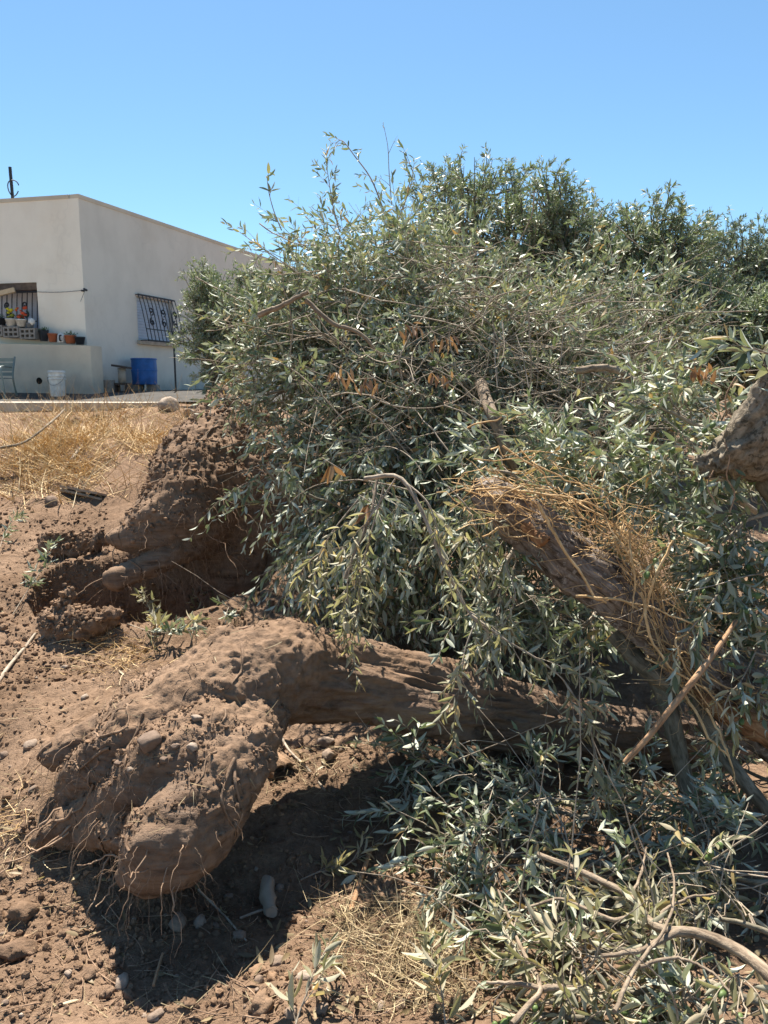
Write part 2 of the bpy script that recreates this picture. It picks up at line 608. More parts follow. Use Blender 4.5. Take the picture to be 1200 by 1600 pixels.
    MT['yard'] = flat('shaded_yard_concrete', (0.075, 0.07, 0.064), 0.95, 0.15, var=0.4, scale=3)  # very dark grey: the house's shadow strip is painted into this colour
    MT['block'] = flat('grey_block', (0.27, 0.245, 0.22), 0.95, 0.15, var=0.3)
    MT['iron'] = flat('dark_iron', (0.022, 0.024, 0.03), 0.5, 0.4)
    MT['grey_metal'] = flat('grey_green_tube', (0.16, 0.20, 0.19), 0.4, 0.5)
    MT['blue'] = flat('blue_plastic', (0.02, 0.125, 0.40), 0.5, 0.35, var=0.35, scale=9)
    MT['white_plastic'] = flat('white_plastic', (0.70, 0.68, 0.64), 0.5, 0.4, var=0.25)
    MT['black_plastic'] = flat('black_plastic', (0.02, 0.023, 0.03), 0.5, 0.4)
    MT['grey_plastic'] = flat('grey_plastic', (0.2, 0.22, 0.25), 0.5, 0.4)
    MT['terracotta'] = flat('terracotta', (0.40, 0.135, 0.07), 0.8, 0.2)
    MT['dark_wood'] = flat('dark_board', (0.075, 0.06, 0.055), 0.8, 0.2)
    MT['pale_wood'] = flat('pale_post', (0.38, 0.34, 0.29), 0.8, 0.2)
    MT['plank'] = flat('sunlit_plank', (0.58, 0.45, 0.30), 0.8, 0.2)
    MT['grey_plank'] = flat('weathered_plank', (0.30, 0.245, 0.19), 0.85, 0.2)
    MT['lintel'] = flat('weathered_lintel', (0.15, 0.11, 0.085), 0.9, 0.2, var=0.5)
    MT['dark_inside'] = flat('dark_opening', (0.02, 0.018, 0.016), 0.9, 0.1)
    MT['curtain'] = flat('pale_curtain', (0.62, 0.62, 0.68), 0.9, 0.1, var=0.1)
    MT['shutter'] = flat('pale_blue_shutter', (0.50, 0.56, 0.66), 0.6, 0.3, var=0.1)
    MT['yellow_flower'] = flat('yellow_bloom', (0.62, 0.55, 0.04), 0.7)
    MT['red_flower'] = flat('red_bloom', (0.60, 0.09, 0.035), 0.7)
    MT['green_plant'] = flat('pot_plant_leaf', (0.09, 0.14, 0.05), 0.6)


build_materials()

# ------------------------------------------------------------------ the lie of the land
PROF_Y = np.array([-60, 0, 1.8, 2.4, 3.0, 3.7, 5.0, 6.2, 8.0, 9.0, 9.3, 10.6, 12.4, 20, 60, 500])
PROF_Z = np.array([0.0, 0.0, 0.02, 0.06, 0.13, 0.26, 0.50, 0.77, 1.13, 1.27, 1.33, 1.37, 1.50, 1.6, 1.7, 2.0])


def bell(x, y, cx, cy, rx, ry, p=1.0):
    return np.exp(-(((x - cx) / rx) ** 2 + ((y - cy) / ry) ** 2) ** p)


PIT = P(290, 890, 4.45)
PIT2 = P(120, 905, 4.36)


def H(x, y, fine=True):
    x = np.asarray(x, float)
    y = np.asarray(y, float)
    sh = x.shape
    x, y = x.ravel(), y.ravel()
    z = np.interp(y, PROF_Y, PROF_Z)
    near = 1 - sstep(8.6, 9.4, y)
    far = 1 - sstep(30, 60, np.hypot(x, y))
    q = np.stack((x, y, 0 * x), -1)
    z = z + near * 0.06 * fbm(q * 1.3, 3, 3)
    # the hole the rear tree was torn from, with a steep left edge
    wob = 0.12 * fbm(q * 4, 3, 9)
    e = np.hypot((x - PIT[0] + 0.02) / 0.62, (y - PIT[1]) / 0.50) + wob
    z = z - 0.42 * (1 - sstep(0.55, 1.0, e))
    z = z + 0.06 * (sstep(0.85, 1.05, e) * (1 - sstep(1.1, 1.5, e)))
    e2 = np.hypot((x - PIT2[0]) / 0.27, (y - PIT2[1]) / 0.30) + wob
    z = z - 0.34 * (1 - sstep(0.55, 1.0, e2))
    # loose soil heaped about the front stump and left of it
    z = z + 0.20 * bell(x, y, -1.02, 2.58, 0.40, 0.36) + 0.08 * bell(x, y, -0.75, 2.75, 0.3, 0.25)
    z = z - 0.05 * bell(x, y, -0.35, 2.1, 0.4, 0.3)
    z = z - 0.10 * bell(x, y, -1.72, 2.95, 0.16, 0.2)
    z = z + 0.05 * bell(x, y, -0.05, 2.78, 0.25, 0.2)
    z = z + 0.10 * near * bell(x, y, -2.9, 7.2, 0.8, 0.5)
    if fine:
        n = fbm(q * 7, 4, 21, 0.55)
        n2 = fbm(q * 26, 3, 31, 0.6)
        r = 1 - np.abs(fbm(q * 13, 3, 41, 0.55))
        z = z + near * (0.016 * n + 0.0075 * n2 + 0.012 * (r - 0.6))
        z = z + (1 - near) * far * 0.01 * n
    return z.reshape(sh)


def grow(start, end, step, k=1.18):
    out = [start]
    while abs(out[-1]) < abs(end):
        step *= k
        out.append(out[-1] + math.copysign(step, end))
    return out[1:]


gx = list(np.arange(-2.3, 2.3001, 0.0165))
gx = grow(gx[0], -450, 0.02)[::-1] + gx + grow(gx[-1], 450, 0.02)
gy = list(np.arange(1.3, 5.2, 0.0145))
y0 = gy[-1]
st = 0.0145
while y0 < 12.6:
    st = min(st * 1.03, 0.06)
    y0 += st
    gy.append(y0)
while y0 < 500:
    st *= 1.18
    y0 += st
    gy.append(y0)
back = []
y1, st = gy[0], 0.02
while y1 > -60:
    st *= 1.25
    y1 -= st
    back.append(y1)
gy = np.array(back[::-1] + gy)
gx = np.array(gx)
XX, YY = np.meshgrid(gx, gy)
ZZ = H(XX, YY)
nx, ny = len(gx), len(gy)
i = (np.arange(ny - 1)[:, None] * nx + np.arange(nx - 1)[None]).ravel()
gm = MB().add(np.stack((XX, YY, ZZ), -1).reshape(-1, 3), np.stack((i, i + 1, i + nx + 1, i + nx), -1))
gr = gm.build('ground', MT['soil'])
gr['kind'] = 'structure'


_ys = np.concatenate((np.arange(1.2, 6, 0.01), np.arange(6, 14, 0.03)))


HGX, HGY = np.arange(-8, 8.01, 0.04), np.arange(1.0, 14.2, 0.04)
HGZ = H(*np.meshgrid(HGX, HGY), fine=False)


def H_quick(x, y):
    a = np.clip((x - HGX[0]) / 0.04, 0, len(HGX) - 1.001)
    b = np.clip((y - HGY[0]) / 0.04, 0, len(HGY) - 1.001)
    i_, j_ = a.astype(int), b.astype(int)
    fa, fb = a - i_, b - j_
    return (HGZ[j_, i_] * (1 - fa) + HGZ[j_, i_ + 1] * fa) * (1 - fb) + (HGZ[j_ + 1, i_] * (1 - fa) + HGZ[j_ + 1, i_ + 1] * fa) * fb


def ground_at(px, py):
    """where the ground is seen at those pixels"""
    px = np.atleast_1d(np.asarray(px, float))
    py = np.atleast_1d(np.asarray(py, float))
    rx, ry, rz = ray(px, py)
    out = np.zeros((len(px), 3))
    for s in range(0, len(px), 2000):
        e = slice(s, s + 2000)
        sc = _ys[None] / ry[e, None]
        X = rx[e, None] * sc
        Z = EYE + rz[e, None] * sc
        hit = Z <= H_quick(X, np.broadcast_to(_ys[None], X.shape))
        k = np.where(hit.any(1), hit.argmax(1), len(_ys) - 1)
        Y = _ys[k]
        out[e, 1] = Y
        out[e, 0] = rx[e] * Y / ry[e]
    out[:, 2] = H(out[:, 0], out[:, 1])
    return out


def G(px, py):
    return ground_at([px], [py])[0]

# ------------------------------------------------------------------ lumps grown from overlapping balls
def blob(items, voxel, smooth=6):
    """items: polylines of (px, py, Y, radius in photo pixels); one closed skin round them all"""
    mb = MB()
    for poly in items:
        pts = [np.append(P(a, b, c), r * M_PER_PX(b, c)) for a, b, c, r in poly]
        if len(pts) == 1:
            seq = pts
        else:
            L = sum(np.linalg.norm(pts[k + 1][:3] - pts[k][:3]) for k in range(len(pts) - 1))
            rm = min(p[3] for p in pts)
            seq = catmull(pts, max(len(pts), int(L / (rm * 0.35)) + 2))
        for p in seq:
            V, Fc = ICO[2]
            mb.add(V * max(p[3], 0.004) + p[:3], Fc)
    o = link('lump', mb.mesh('lump', None))
    md = o.modifiers.new('r', 'REMESH')
    md.mode = 'VOXEL'
    md.voxel_size = voxel
    sm = o.modifiers.new('s', 'SMOOTH')
    sm.iterations = smooth
    sm.factor = 0.5
    me = bpy.data.meshes.new_from_object(o.evaluated_get(bpy.context.evaluated_depsgraph_get()))
    bpy.data.objects.remove(o)
    return me


def co_of(me):
    a = np.zeros(len(me.vertices) * 3, np.float32)
    me.vertices.foreach_get('co', a)
    return a.reshape(-1, 3).astype(float)


def no_of(me):
    a = np.zeros(len(me.vertices) * 3, np.float32)
    me.vertices.foreach_get('normal', a)
    return a.reshape(-1, 3).astype(float)


def set_co(me, V, dirt=None):
    me.vertices.foreach_set('co', V.astype(np.float32).ravel())
    me.polygons.foreach_set('use_smooth', np.ones(len(me.polygons), bool))
    if dirt is not None:
        at = me.attributes.get('dirt') or me.attributes.new('dirt', 'FLOAT', 'POINT')
        at.data.foreach_set('value', dirt.astype(np.float32))
    me.update()


# ------------------------------------------------------------------ leaves and boughs
def leaf_template(hi):
    ts = [0, 0.14, 0.32, 0.52, 0.72, 0.88, 1.0] if hi else [0, 0.38, 0.72, 1.0]
    ws = [0.08, 0.58, 0.95, 1.0, 0.72, 0.36, 0.0] if hi else [0.0, 0.98, 0.72, 0.0]
    return ts, ws


def leaves_mesh(mb, B, D, Nn, L, W, tint, curl, lod=1):
    """lanceolate leaves. lod 2: folded with a midrib; 1: six corners; 0: four corners"""
    n = len(B)
    if n == 0:
        return
    S = nrm(np.cross(D, Nn))
    Nn = np.cross(S, D)
    L, W, curl, tint = (np.asarray(a, float)[:, None] for a in (L, W, curl, tint))

    def pt(t, s, lift=0.0):
        return B + D * L * t - Nn * (curl * L * t * t) + S * (W * s) + Nn * (W * lift)
    if lod == 2:
        rows = [(0.16, 0.62), (0.38, 1.0), (0.62, 0.92), (0.84, 0.5)]
        V = [pt(0, 0)]
        for t, w in rows:
            V += [pt(t, w * 0.5, 0.16 * w), pt(t, 0), pt(t, -w * 0.5, 0.16 * w)]
        V.append(pt(1.0, 0))
        F4, F3 = [], [(0, 1, 2), (0, 2, 3)]
        for k in range(len(rows) - 1):
            a, b = 1 + 3 * k, 4 + 3 * k
            F4 += [(a, b, b + 1, a + 1), (a + 1, b + 1, b + 2, a + 2)]
        a = 1 + 3 * (len(rows) - 1)
        F3 += [(a, a + 3, a + 1), (a + 1, a + 3, a + 2)]
    elif lod == 1:
        V = [pt(0, 0), pt(0.36, 0.5, 0.1), pt(0.36, -0.5, 0.1), pt(0.70, 0.40, 0.07), pt(0.70, -0.40, 0.07), pt(1.0, 0)]
        F4, F3 = [(1, 3, 4, 2)], [(0, 1, 2), (3, 5, 4)]
    else:
        V = [pt(0, 0), pt(0.5, 0.5), pt(0.5, -0.5), pt(1.0, 0)]
        F4, F3 = [(0, 1, 3, 2)], []
    k = len(V)
    V = np.stack(V, 1).reshape(-1, 3)
    off = (np.arange(n) * k)[:, None, None]
    tt = np.repeat(tint[:, 0], k)
    base = mb.n
    mb.add(V, (np.array(F4)[None] + off).reshape(-1, 4), tint=tt)
    if F3:
        mb.loops.append(((np.array(F3)[None] + off).reshape(-1, 3) + base).ravel().astype(np.int32))
        mb.sizes.append(np.full(n * len(F3), 3, np.int32))


LEAF_SHAPES = {}


def leaf_shape(mat, k):
    key = (mat, k)
    if key not in LEAF_SHAPES:
        mb = MB()
        c = (0.05, 0.16, 0.3, -0.06)[k]
        leaves_mesh(mb, np.zeros((1, 3)), np.array([[0, 1.0, 0]]), np.array([[0, 0, 1.0]]), [1.0], [1.0], [0.0], [c], 2)
        me = mb.mesh('leaf', MT[mat])
        # width is scaled on its own, so keep the fold flat in unit space
        LEAF_SHAPES[key] = me
    return LEAF_SHAPES[key]


class Leaves:
    def __init__(self):
        self.c = [[] for _ in range(7)]

    def add(self, *a):
        for s, x in zip(self.c, a):
            s.append(np.asarray(x, float))

    def get(self):
        return [np.concatenate(s) if s else np.zeros((0, 3) if k < 3 else 0) for k, s in enumerate(self.c)]


def perp(T):
    ref = np.where(np.abs(T[..., 2:3]) < 0.8, np.array([0, 0, 1.0]), np.array([1.0, 0, 0]))
    U = nrm(np.cross(T, ref + 0 * T))
    return U, np.cross(T, U)


def shoots(tw, lv, p0, d, L, r, pairs=8, leaf=(0.045, 0.068), wide=0.24, droop=0.12, hang=0.1, keep=0.9, rad=0.0016, m=7, bare=0.1, spread=0.75, flip=0.5):
    """n leafy shoots at once; twigs go to tw (tubes), leaves to lv"""
    n = len(p0)
    if n == 0:
        return
    d = nrm(d)
    L = np.broadcast_to(np.asarray(L, float), (n,))
    t = np.linspace(0, 1, m)
    U, W = perp(d)
    a = r.uniform(0, 2 * math.pi, n)[:, None]
    side = (U * np.cos(a) + W * np.sin(a)) * r.uniform(0.05, 0.4, n)[:, None]
    g = np.array([0, 0, -1.0])
    pt = p0[:, None] + L[:, None, None] * (d[:, None] * t[None, :, None] + (side[:, None] + g * droop) * (t * t)[None, :, None])
    tubes(tw, pt, (rad * (1.15 - 0.75 * t))[None].repeat(n, 0), 3)
    k = pairs
    tk = np.clip(bare + (1 - bare) * (np.arange(k)[None] + r.uniform(0.2, 0.8, (n, k))) / k, 0, 1)
    phi = r.uniform(0, math.pi, n)[:, None] + np.arange(k)[None] * math.pi / 2 + r.normal(0, 0.3, (n, k))
    for s in (0, math.pi):
        tt = np.clip(tk + r.normal(0, 0.012, (n, k)), 0, 1)
        B = p0[:, None] + L[:, None, None] * (d[:, None] * tt[..., None] + (side[:, None] + g * droop) * (tt ** 2)[..., None])
        T = nrm(d[:, None] + 2 * (side[:, None] + g * droop) * tt[..., None])
        Uk, Wk = perp(T)
        rad_v = Uk * np.cos(phi + s)[..., None] + Wk * np.sin(phi + s)[..., None]
        an = r.normal(spread, 0.22, (n, k))[..., None]
        D = nrm(T * np.cos(an) + rad_v * np.sin(an) + g * hang + r.normal(0, 0.08, (n, k, 3)))
        Nv = nrm(T - D * (T * D).sum(-1, keepdims=True) + r.normal(0, 0.25, (n, k, 3)) + np.array([0, 0, 0.15]))
        Nv = Nv * np.where(r.random((n, k, 1)) < flip, -1.0, 1.0)
        ok = (r.random((n, k)) < keep).ravel()
        Ll = r.uniform(leaf[0] * 0.78, leaf[1] * 1.08, (n, k)) * (1.0 - 0.35 * tt ** 3)
        Wl = Ll * r.normal(wide, 0.035, (n, k)).clip(0.14, 0.36)
        lv.add(B.reshape(-1, 3)[ok], D.reshape(-1, 3)[ok], Nv.reshape(-1, 3)[ok], Ll.ravel()[ok], Wl.ravel()[ok], r.random(n * k)[ok], r.normal(0.14, 0.24, n * k)[ok])


def bough(limb, r0, r1, r, nside=8, side=(0.35, 0.7), per=6, shoot=(0.16, 0.32), pairs=8, leaf=(0.042, 0.066), droop=0.15, hang=0.1,
          spread=0.8, start=0.12, up=0.15, keep=0.9, wander=0.05, limb_sides=8, lv=None, tw=None, sd=None, bare_twigs=0):
    """limb, side branches and leafy shoots. returns (limb path, radii, tubes of branches, tubes of twigs, leaves)"""
    lv = lv or Leaves()
    tw = tw or MB()
    sd = sd or MB()
    path = catmull(limb, 18)
    ln = np.linalg.norm(np.diff(path, axis=0), axis=1).sum()
    path[1:-1] += r.normal(0, wander * 0.12 * ln ** 0.5, (16, 3))
    path = catmull(path[::2], 22)
    t = np.linspace(0, 1, 22)
    rad = r0 + (r1 - r0) * t ** 0.8
    # side branches
    ts = np.sort(r.uniform(start, 0.97, nside))
    idx = (ts * 21).astype(int).clip(0, 20)
    B = path[idx] + (path[idx + 1] - path[idx]) * ((ts * 21) - idx)[:, None]
    T = nrm(path[idx + 1] - path[idx])
    U, W = perp(T)
    a = r.uniform(0, 2 * math.pi, nside)[:, None]
    D = nrm(T * r.uniform(0.3, 0.9, nside)[:, None] + (U * np.cos(a) + W * np.sin(a)) * 0.85 + np.array([0, 0, up]))
    Ls = r.uniform(side[0], side[1], nside) * (1.05 - 0.45 * ts)
    m = 10
    tm = np.linspace(0, 1, m)
    Us, Ws = perp(D)
    b = r.uniform(0, 6.28, nside)[:, None]
    bend = (Us * np.cos(b) + Ws * np.sin(b)) * r.uniform(0.05, 0.35, nside)[:, None] + np.array([0, 0, -droop])
    SP = B[:, None] + Ls[:, None, None] * (D[:, None] * tm[None, :, None] + bend[:, None] * (tm ** 2)[None, :, None])
    SP[:, 1:] += r.normal(0, 0.006, (nside, m - 1, 3))
    rs = (np.interp(ts, t, rad) * 0.42).clip(0.0025, 0.012)
    tubes(sd, SP, rs[:, None] * (1.05 - 0.75 * tm)[None], 5)
    # shoots on the side branches
    q = r.uniform(0.22, 0.98, (nside, per))
    qi = (q * (m - 1)).astype(int).clip(0, m - 2)
    ar = np.arange(nside)[:, None]
    fr = (q * (m - 1) - qi)[..., None]
    SB = SP[ar, qi] * (1 - fr) + SP[ar, qi + 1] * fr
    ST_ = nrm(SP[ar, qi + 1] - SP[ar, qi])
    U2, W2 = perp(ST_)
    c = r.uniform(0, 6.28, (nside, per))[..., None]
    SD = nrm(ST_ * r.uniform(0.4, 1.1, (nside, per))[..., None] + (U2 * np.cos(c) + W2 * np.sin(c)) * 0.7 + np.array([0, 0, up * 0.6]))
    shoots(tw, lv, SB.reshape(-1, 3), SD.reshape(-1, 3), r.uniform(*shoot, nside * per), r, pairs, leaf, droop=droop, hang=hang, keep=keep, spread=spread)
    shoots(tw, lv, SP[:, -1], SP[:, -1] - SP[:, -3], r.uniform(*shoot, nside), r, pairs, leaf, droop=droop, hang=hang, keep=keep, spread=spread * 0.8)
    # shoots straight on the outer limb
    k = max(2, nside // 2)
    te = r.uniform(0.6, 1.0, k)
    ie = (te * 21).astype(int).clip(0, 20)
    Te = nrm(path[ie + 1] - path[ie])
    Ue, We = perp(Te)
    c = r.uniform(0, 6.28, k)[:, None]
    shoots(tw, lv, path[ie], Te + (Ue * np.cos(c) + We * np.sin(c)) * 0.7, r.uniform(*shoot, k), r, pairs, leaf, droop=droop, hang=hang, keep=keep, spread=spread)
    shoots(tw, lv, path[-1:], path[-1:] - path[-3:-2], [shoot[1]], r, pairs + 2, leaf, droop=droop, hang=hang, keep=keep, spread=spread * 0.8)
    if bare_twigs:
        # leafless grey twigs: curving whips that left their leaves behind
        ib = r.integers(0, nside, bare_twigs)
        jb = r.integers(2, m - 1, bare_twigs)
        p = SP[ib, jb]
        dd = nrm(SP[ib, jb] - SP[ib, jb - 1] + r.normal(0, 0.9, (bare_twigs, 3)))
        tt = np.linspace(0, 1, 9)
        cv = r.normal(0, 0.75, (bare_twigs, 3))
        Lb = r.uniform(0.12, 0.34, bare_twigs)
        WP = p[:, None] + Lb[:, None, None] * (dd[:, None] * tt[None, :, None] + cv[:, None] * (tt ** 2)[None, :, None])
        WP[:, 1:] += r.normal(0, 0.004, (bare_twigs, 8, 3))
        tubes(tw, WP, np.full(bare_twigs, 1.0)[:, None] * (0.0032 - 0.0022 * tt)[None], 4)
    return path, rad, sd, tw, lv


def in_frame(B):
    v = B - np.array([0, 0, EYE])
    z = v[:, 1] * CT - v[:, 2] * ST
    y = v[:, 1] * ST + v[:, 2] * CT
    zz = np.maximum(z, 0.05)
    px = 600 + F * v[:, 0] / zz
    py = 800 - F * y / zz
    return (z > 0.1) & (px > -10) & (px < 1210) & (py > -10) & (py < 1610), z


def put_leaves(root, lv, mat, nobj, lod=1, stuff_name='leaves', hide=None):
    """the nobj leaves that show largest become leaf objects, the rest one joined part"""
    B, D, Nn, L, W, tint, curl = lv.get()
    ok, z = in_frame(B)
    score = np.where(ok, L / np.maximum(z, 0.1), -1)
    order = np.argsort(-score)
    near = order[:nobj]
    near = near[score[near] > 0]
    rest = np.setdiff1d(np.arange(len(B)), near)
    S = nrm(np.cross(D, Nn))
    N2 = np.cross(S, D)
    inv = Matrix.Translation(-wl(root))
    for k in near:
        o = bpy.data.objects.new('leaf', leaf_shape(mat, int(k) % 4))
        COL.objects.link(o)
        o.parent = root
        o.matrix_parent_inverse = inv
        s, d, n, b = S[k] * W[k], D[k] * L[k], N2[k] * (0.45 * L[k] + 0.55 * W[k]), B[k]
        o.matrix_basis = Matrix(((s[0], d[0], n[0], b[0]), (s[1], d[1], n[1], b[1]), (s[2], d[2], n[2], b[2]), (0, 0, 0, 1)))
    if len(rest):
        mb = MB()
        leaves_mesh(mb, B[rest], D[rest], Nn[rest], L[rest], W[rest], tint[rest], curl[rest], lod)
        mb.build(stuff_name, MT[mat], root, smooth=True, kind='stuff')
    return B, D


def olives(root, B, r, n, spots=None):
    V, Fc = ICO[2]
    if not hasattr(olives, 'me'):
        mb = MB().add(V * np.array([0.0085, 0.0085, 0.012]), Fc)
        olives.me = mb.mesh('olive', MT['olive'])
    inv = Matrix.Translation(-wl(root))
    pick = B[r.integers(0, len(B), n)] if spots is None else spots
    for p in pick:
        o = bpy.data.objects.new('olive', olives.me)
        COL.objects.link(o)
        o.parent = root
        o.matrix_parent_inverse = inv
        q = Vector(r.normal(0, 1, 3)).to_track_quat('Z', 'Y')
        s = r.uniform(0.85, 1.15)
        o.matrix_basis = Matrix.LocRotScale(Vector(p + r.normal(0, 0.006, 3) + np.array([0, 0, -0.012])), q, Vector((s, s, s)))


def olive_bough(name, label, limb, r0, r1, seed, group=None, cat='branch', mat='leaf', nobj=60, bark='twig', lod=1, fruit=0, start_at=None, **kw):
    r = np.random.default_rng(seed)
    limb = np.asarray(limb, float)
    root = thing(name, label, cat, limb[0] if start_at is None else start_at, group)
    path, rad, sd, tw, lv = bough(limb, r0, r1, r, **kw)
    mb = MB()
    tubes(mb, path, rad, 8, seed=seed, cap=True)
    mb.build('limb', MT[bark], root)
    sd.build('side_branch', MT['twig'], root)
    tw.build('twigs', MT['twig'], root, kind='stuff')
    B, D = put_leaves(root, lv, mat, nobj, lod)
    if fruit:
        ok, z = in_frame(B)
        c = B[ok]
        c = c[np.argsort(z[ok])[:max(fruit * 6, 30)]]
        olives(root, c, r, fruit)
    return root


# ------------------------------------------------------------------ ribbons of straw
def blades(mb, p, d, L, w, r, bend=0.4, lift=0.0, segs=4):
    n = len(p)
    d = nrm(d)
    t = np.linspace(0, 1, segs + 1)
    U, W = perp(d)
    a = r.uniform(0, 6.28, n)[:, None]
    side = (U * np.cos(a) + W * np.sin(a)) * r.normal(0, bend, n)[:, None]
    pt = p[:, None] + np.asarray(L)[:, None, None] * (d[:, None] * t[None, :, None] + side[:, None] * (t ** 2)[None, :, None])
    if lift is not None:
        pass
    a2 = r.uniform(0, 6.28, n)[:, None]
    S = U * np.cos(a2) + W * np.sin(a2)
    hw = np.asarray(w)[:, None, None] * (1.0 - 0.7 * t)[None, :, None] * 0.5
    V = np.stack((pt + S[:, None] * hw, pt - S[:, None] * hw), 2).reshape(-1, 3)
    i = (np.arange(n) * (segs + 1) * 2)[:, None] + (np.arange(segs) * 2)[None]
    Fc = np.stack((i, i + 1, i + 3, i + 2), -1).reshape(-1, 4)
    mb.add(V, Fc, tint=np.repeat(r.random(n), (segs + 1) * 2))


def poly_px(px, py, verts):
    """points inside a polygon of photo pixels"""
    inside = np.zeros(len(px), bool)
    v = np.asarray(verts, float)
    j = len(v) - 1
    for i_ in range(len(v)):
        xi, yi, xj, yj = v[i_, 0], v[i_, 1], v[j, 0], v[j, 1]
        c = ((yi > py) != (yj > py)) & (px < (xj - xi) * (py - yi) / (yj - yi + 1e-9) + xi)
        inside ^= c
        j = i_
    return inside


def sample_ground(n, verts, r):
    v = np.asarray(verts, float)
    out = []
    while sum(len(o) for o in out) < n:
        px = r.uniform(v[:, 0].min(), v[:, 0].max(), n)
        py = r.uniform(v[:, 1].min(), v[:, 1].max(), n)
        k = poly_px(px, py, v)
        out.append(np.stack((px[k], py[k]), -1))
    q = np.concatenate(out)[:n]
    return ground_at(q[:, 0], q[:, 1])

# ================================================================== THE HOUSE
UP = np.array([0, 0, 1.0])
C0 = P(137, 560, 12.3)
C0[2] = 0.0
US = nrm(np.array([1.59, 4.5, 0]))           # along the side wall, away from the camera
NS = np.array([US[1], -US[0], 0])            # its outward normal
UF = nrm(np.array([-1.56, 0.36, 0]))         # along the front wall, to the left
NF = np.array([UF[1], -UF[0], 0]) * 1.0
if NF[1] > 0:
    NF = -NF
ZB = 1.30                                    # below the yard, so that walls are bedded
ZT = P(133, 303, 12.3)[2]


def wall_hit(px, py, O, u, n, off=0.0):
    """(along, height) where a pixel ray meets the wall plane pushed out by off"""
    d = np.array(ray(px, py))
    e = np.array([0, 0, EYE])
    s = np.dot(O + n * off - e, n) / np.dot(d, n)
    q = e + d * s
    return np.dot(q - O, u), q[2]


house = thing('house', 'flat roofed cream plastered house with barred windows', 'house', (C0[0] - 1.5, C0[1] + 1.5, 1.52))
# window in the side wall
wa0, wz1 = wall_hit(213, 462, C0, US, NS)
wa1, _ = wall_hit(269, 470, C0, US, NS)
_, wz0 = wall_hit(216, 531, C0, US, NS)
mb = MB()
LEN = 11.0
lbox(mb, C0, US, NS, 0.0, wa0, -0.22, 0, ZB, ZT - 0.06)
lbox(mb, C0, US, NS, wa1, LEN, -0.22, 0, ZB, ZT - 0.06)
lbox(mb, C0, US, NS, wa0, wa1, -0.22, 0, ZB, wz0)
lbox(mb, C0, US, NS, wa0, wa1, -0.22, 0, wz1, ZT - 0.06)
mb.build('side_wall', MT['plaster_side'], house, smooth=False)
# opening in the front wall
fa0, fz1 = wall_hit(57, 441, C0, UF, NF)
_, fz0 = wall_hit(57, 520, C0, UF, NF)
fa1 = fa0 + 1.7
mb = MB()
lbox(mb, C0, UF, NF, 0.0, fa0, -0.22, 0.0, ZB, ZT - 0.06)
lbox(mb, C0, UF, NF, fa1, 7.0, -0.22, 0.0, ZB, ZT - 0.06)
lbox(mb, C0, UF, NF, fa0, fa1, -0.22, 0.0, ZB, fz0)
lbox(mb, C0, UF, NF, fa0, fa1, -0.22, 0.0, fz1, ZT - 0.06)
# the corner between the two thicknesses
mb.build('front_wall', MT['plaster'], house, smooth=False)
mb = MB()
lbox(mb, C0 + NS * 0.012 - US * 0.0, US, NS, -0.01, LEN, -0.20, 0.0, ZT - 0.06, ZT)
mb.build('roof_edge', MT['plaster_old'], house, smooth=False)
mb = MB()
lbox(mb, C0 + NF * 0.010, UF, NF, 0.16, 7.0, -0.20, 0.0, ZT - 0.06, ZT - 0.002)
mb.build('roof_edge', MT['plaster_old'], house, smooth=False)
mb = MB()
Vr = np.array([C0 + UF * 0.1 + US * 0.1, C0 + UF * 6.9 + US * 0.1, C0 + UF * 6.9 + US * 10.9, C0 + UF * 0.1 + US * 10.9])
Vr = np.concatenate((Vr + UP * (ZT - 0.12), Vr + UP * (ZT - 0.22)))
mb.add(Vr, [(0, 1, 2, 3), (7, 6, 5, 4), (0, 4, 5, 1), (1, 5, 6, 2), (2, 6, 7, 3), (3, 7, 4, 0)])
mb.build('roof', MT['concrete'], house, smooth=False)
mb = MB()
lbox(mb, C0 + UF * 7.0, US, UF, 0.2, LEN, -0.22, 0.0, ZB, ZT - 0.06)
lbox(mb, C0 + US * LEN, UF, US, 0.0, 7.0, -0.22, 0.0, ZB, ZT - 0.06)
mb.build('back_wall', MT['plaster'], house, smooth=False)

# side window: sill, shutter slats, pane, belly grille
win = MB()
lbox(win, C0, US, NS, wa0 - 0.04, wa1 + 0.04, 0.002, 0.07, wz0 - 0.07, wz0 - 0.004)
win = win.build('window_sill', MT['concrete'], house, smooth=False)
fr = MB()
for a, b in ((wa0, wa0 + 0.05), (wa1 - 0.05, wa1), ((wa0 + wa1) / 2 - 0.025, (wa0 + wa1) / 2 + 0.025)):
    lbox(fr, C0, US, NS, a, b, -0.15, -0.10, wz0 + 0.04, wz1 - 0.04)
lbox(fr, C0, US, NS, wa0, wa1, -0.15, -0.10, wz0, wz0 + 0.04)
lbox(fr, C0, US, NS, wa0, wa1, -0.15, -0.10, wz1 - 0.04, wz1)
win = fr.build('window', MT['white_plastic'], house, smooth=False)
ns_ = 14
shm = MB()
hs = (wz1 - wz0 - 0.06) / ns_
for k in range(ns_):
    z0 = wz0 + 0.03 + k * hs
    s = MB()
    lbox(s, C0, US, NS, wa0 + 0.03, wa1 - 0.03, -0.085, -0.068, z0 + 0.006, z0 + hs)
    s.build('shutter_slat', MT['shutter'], win, smooth=False)
bk = MB()
lbox(bk, C0, US, NS, wa0 + 0.02, wa1 - 0.02, -0.098, -0.088, wz0 + 0.01, wz1 - 0.01)
bk.build('shutter_backing', MT['shutter'], win, smooth=False)


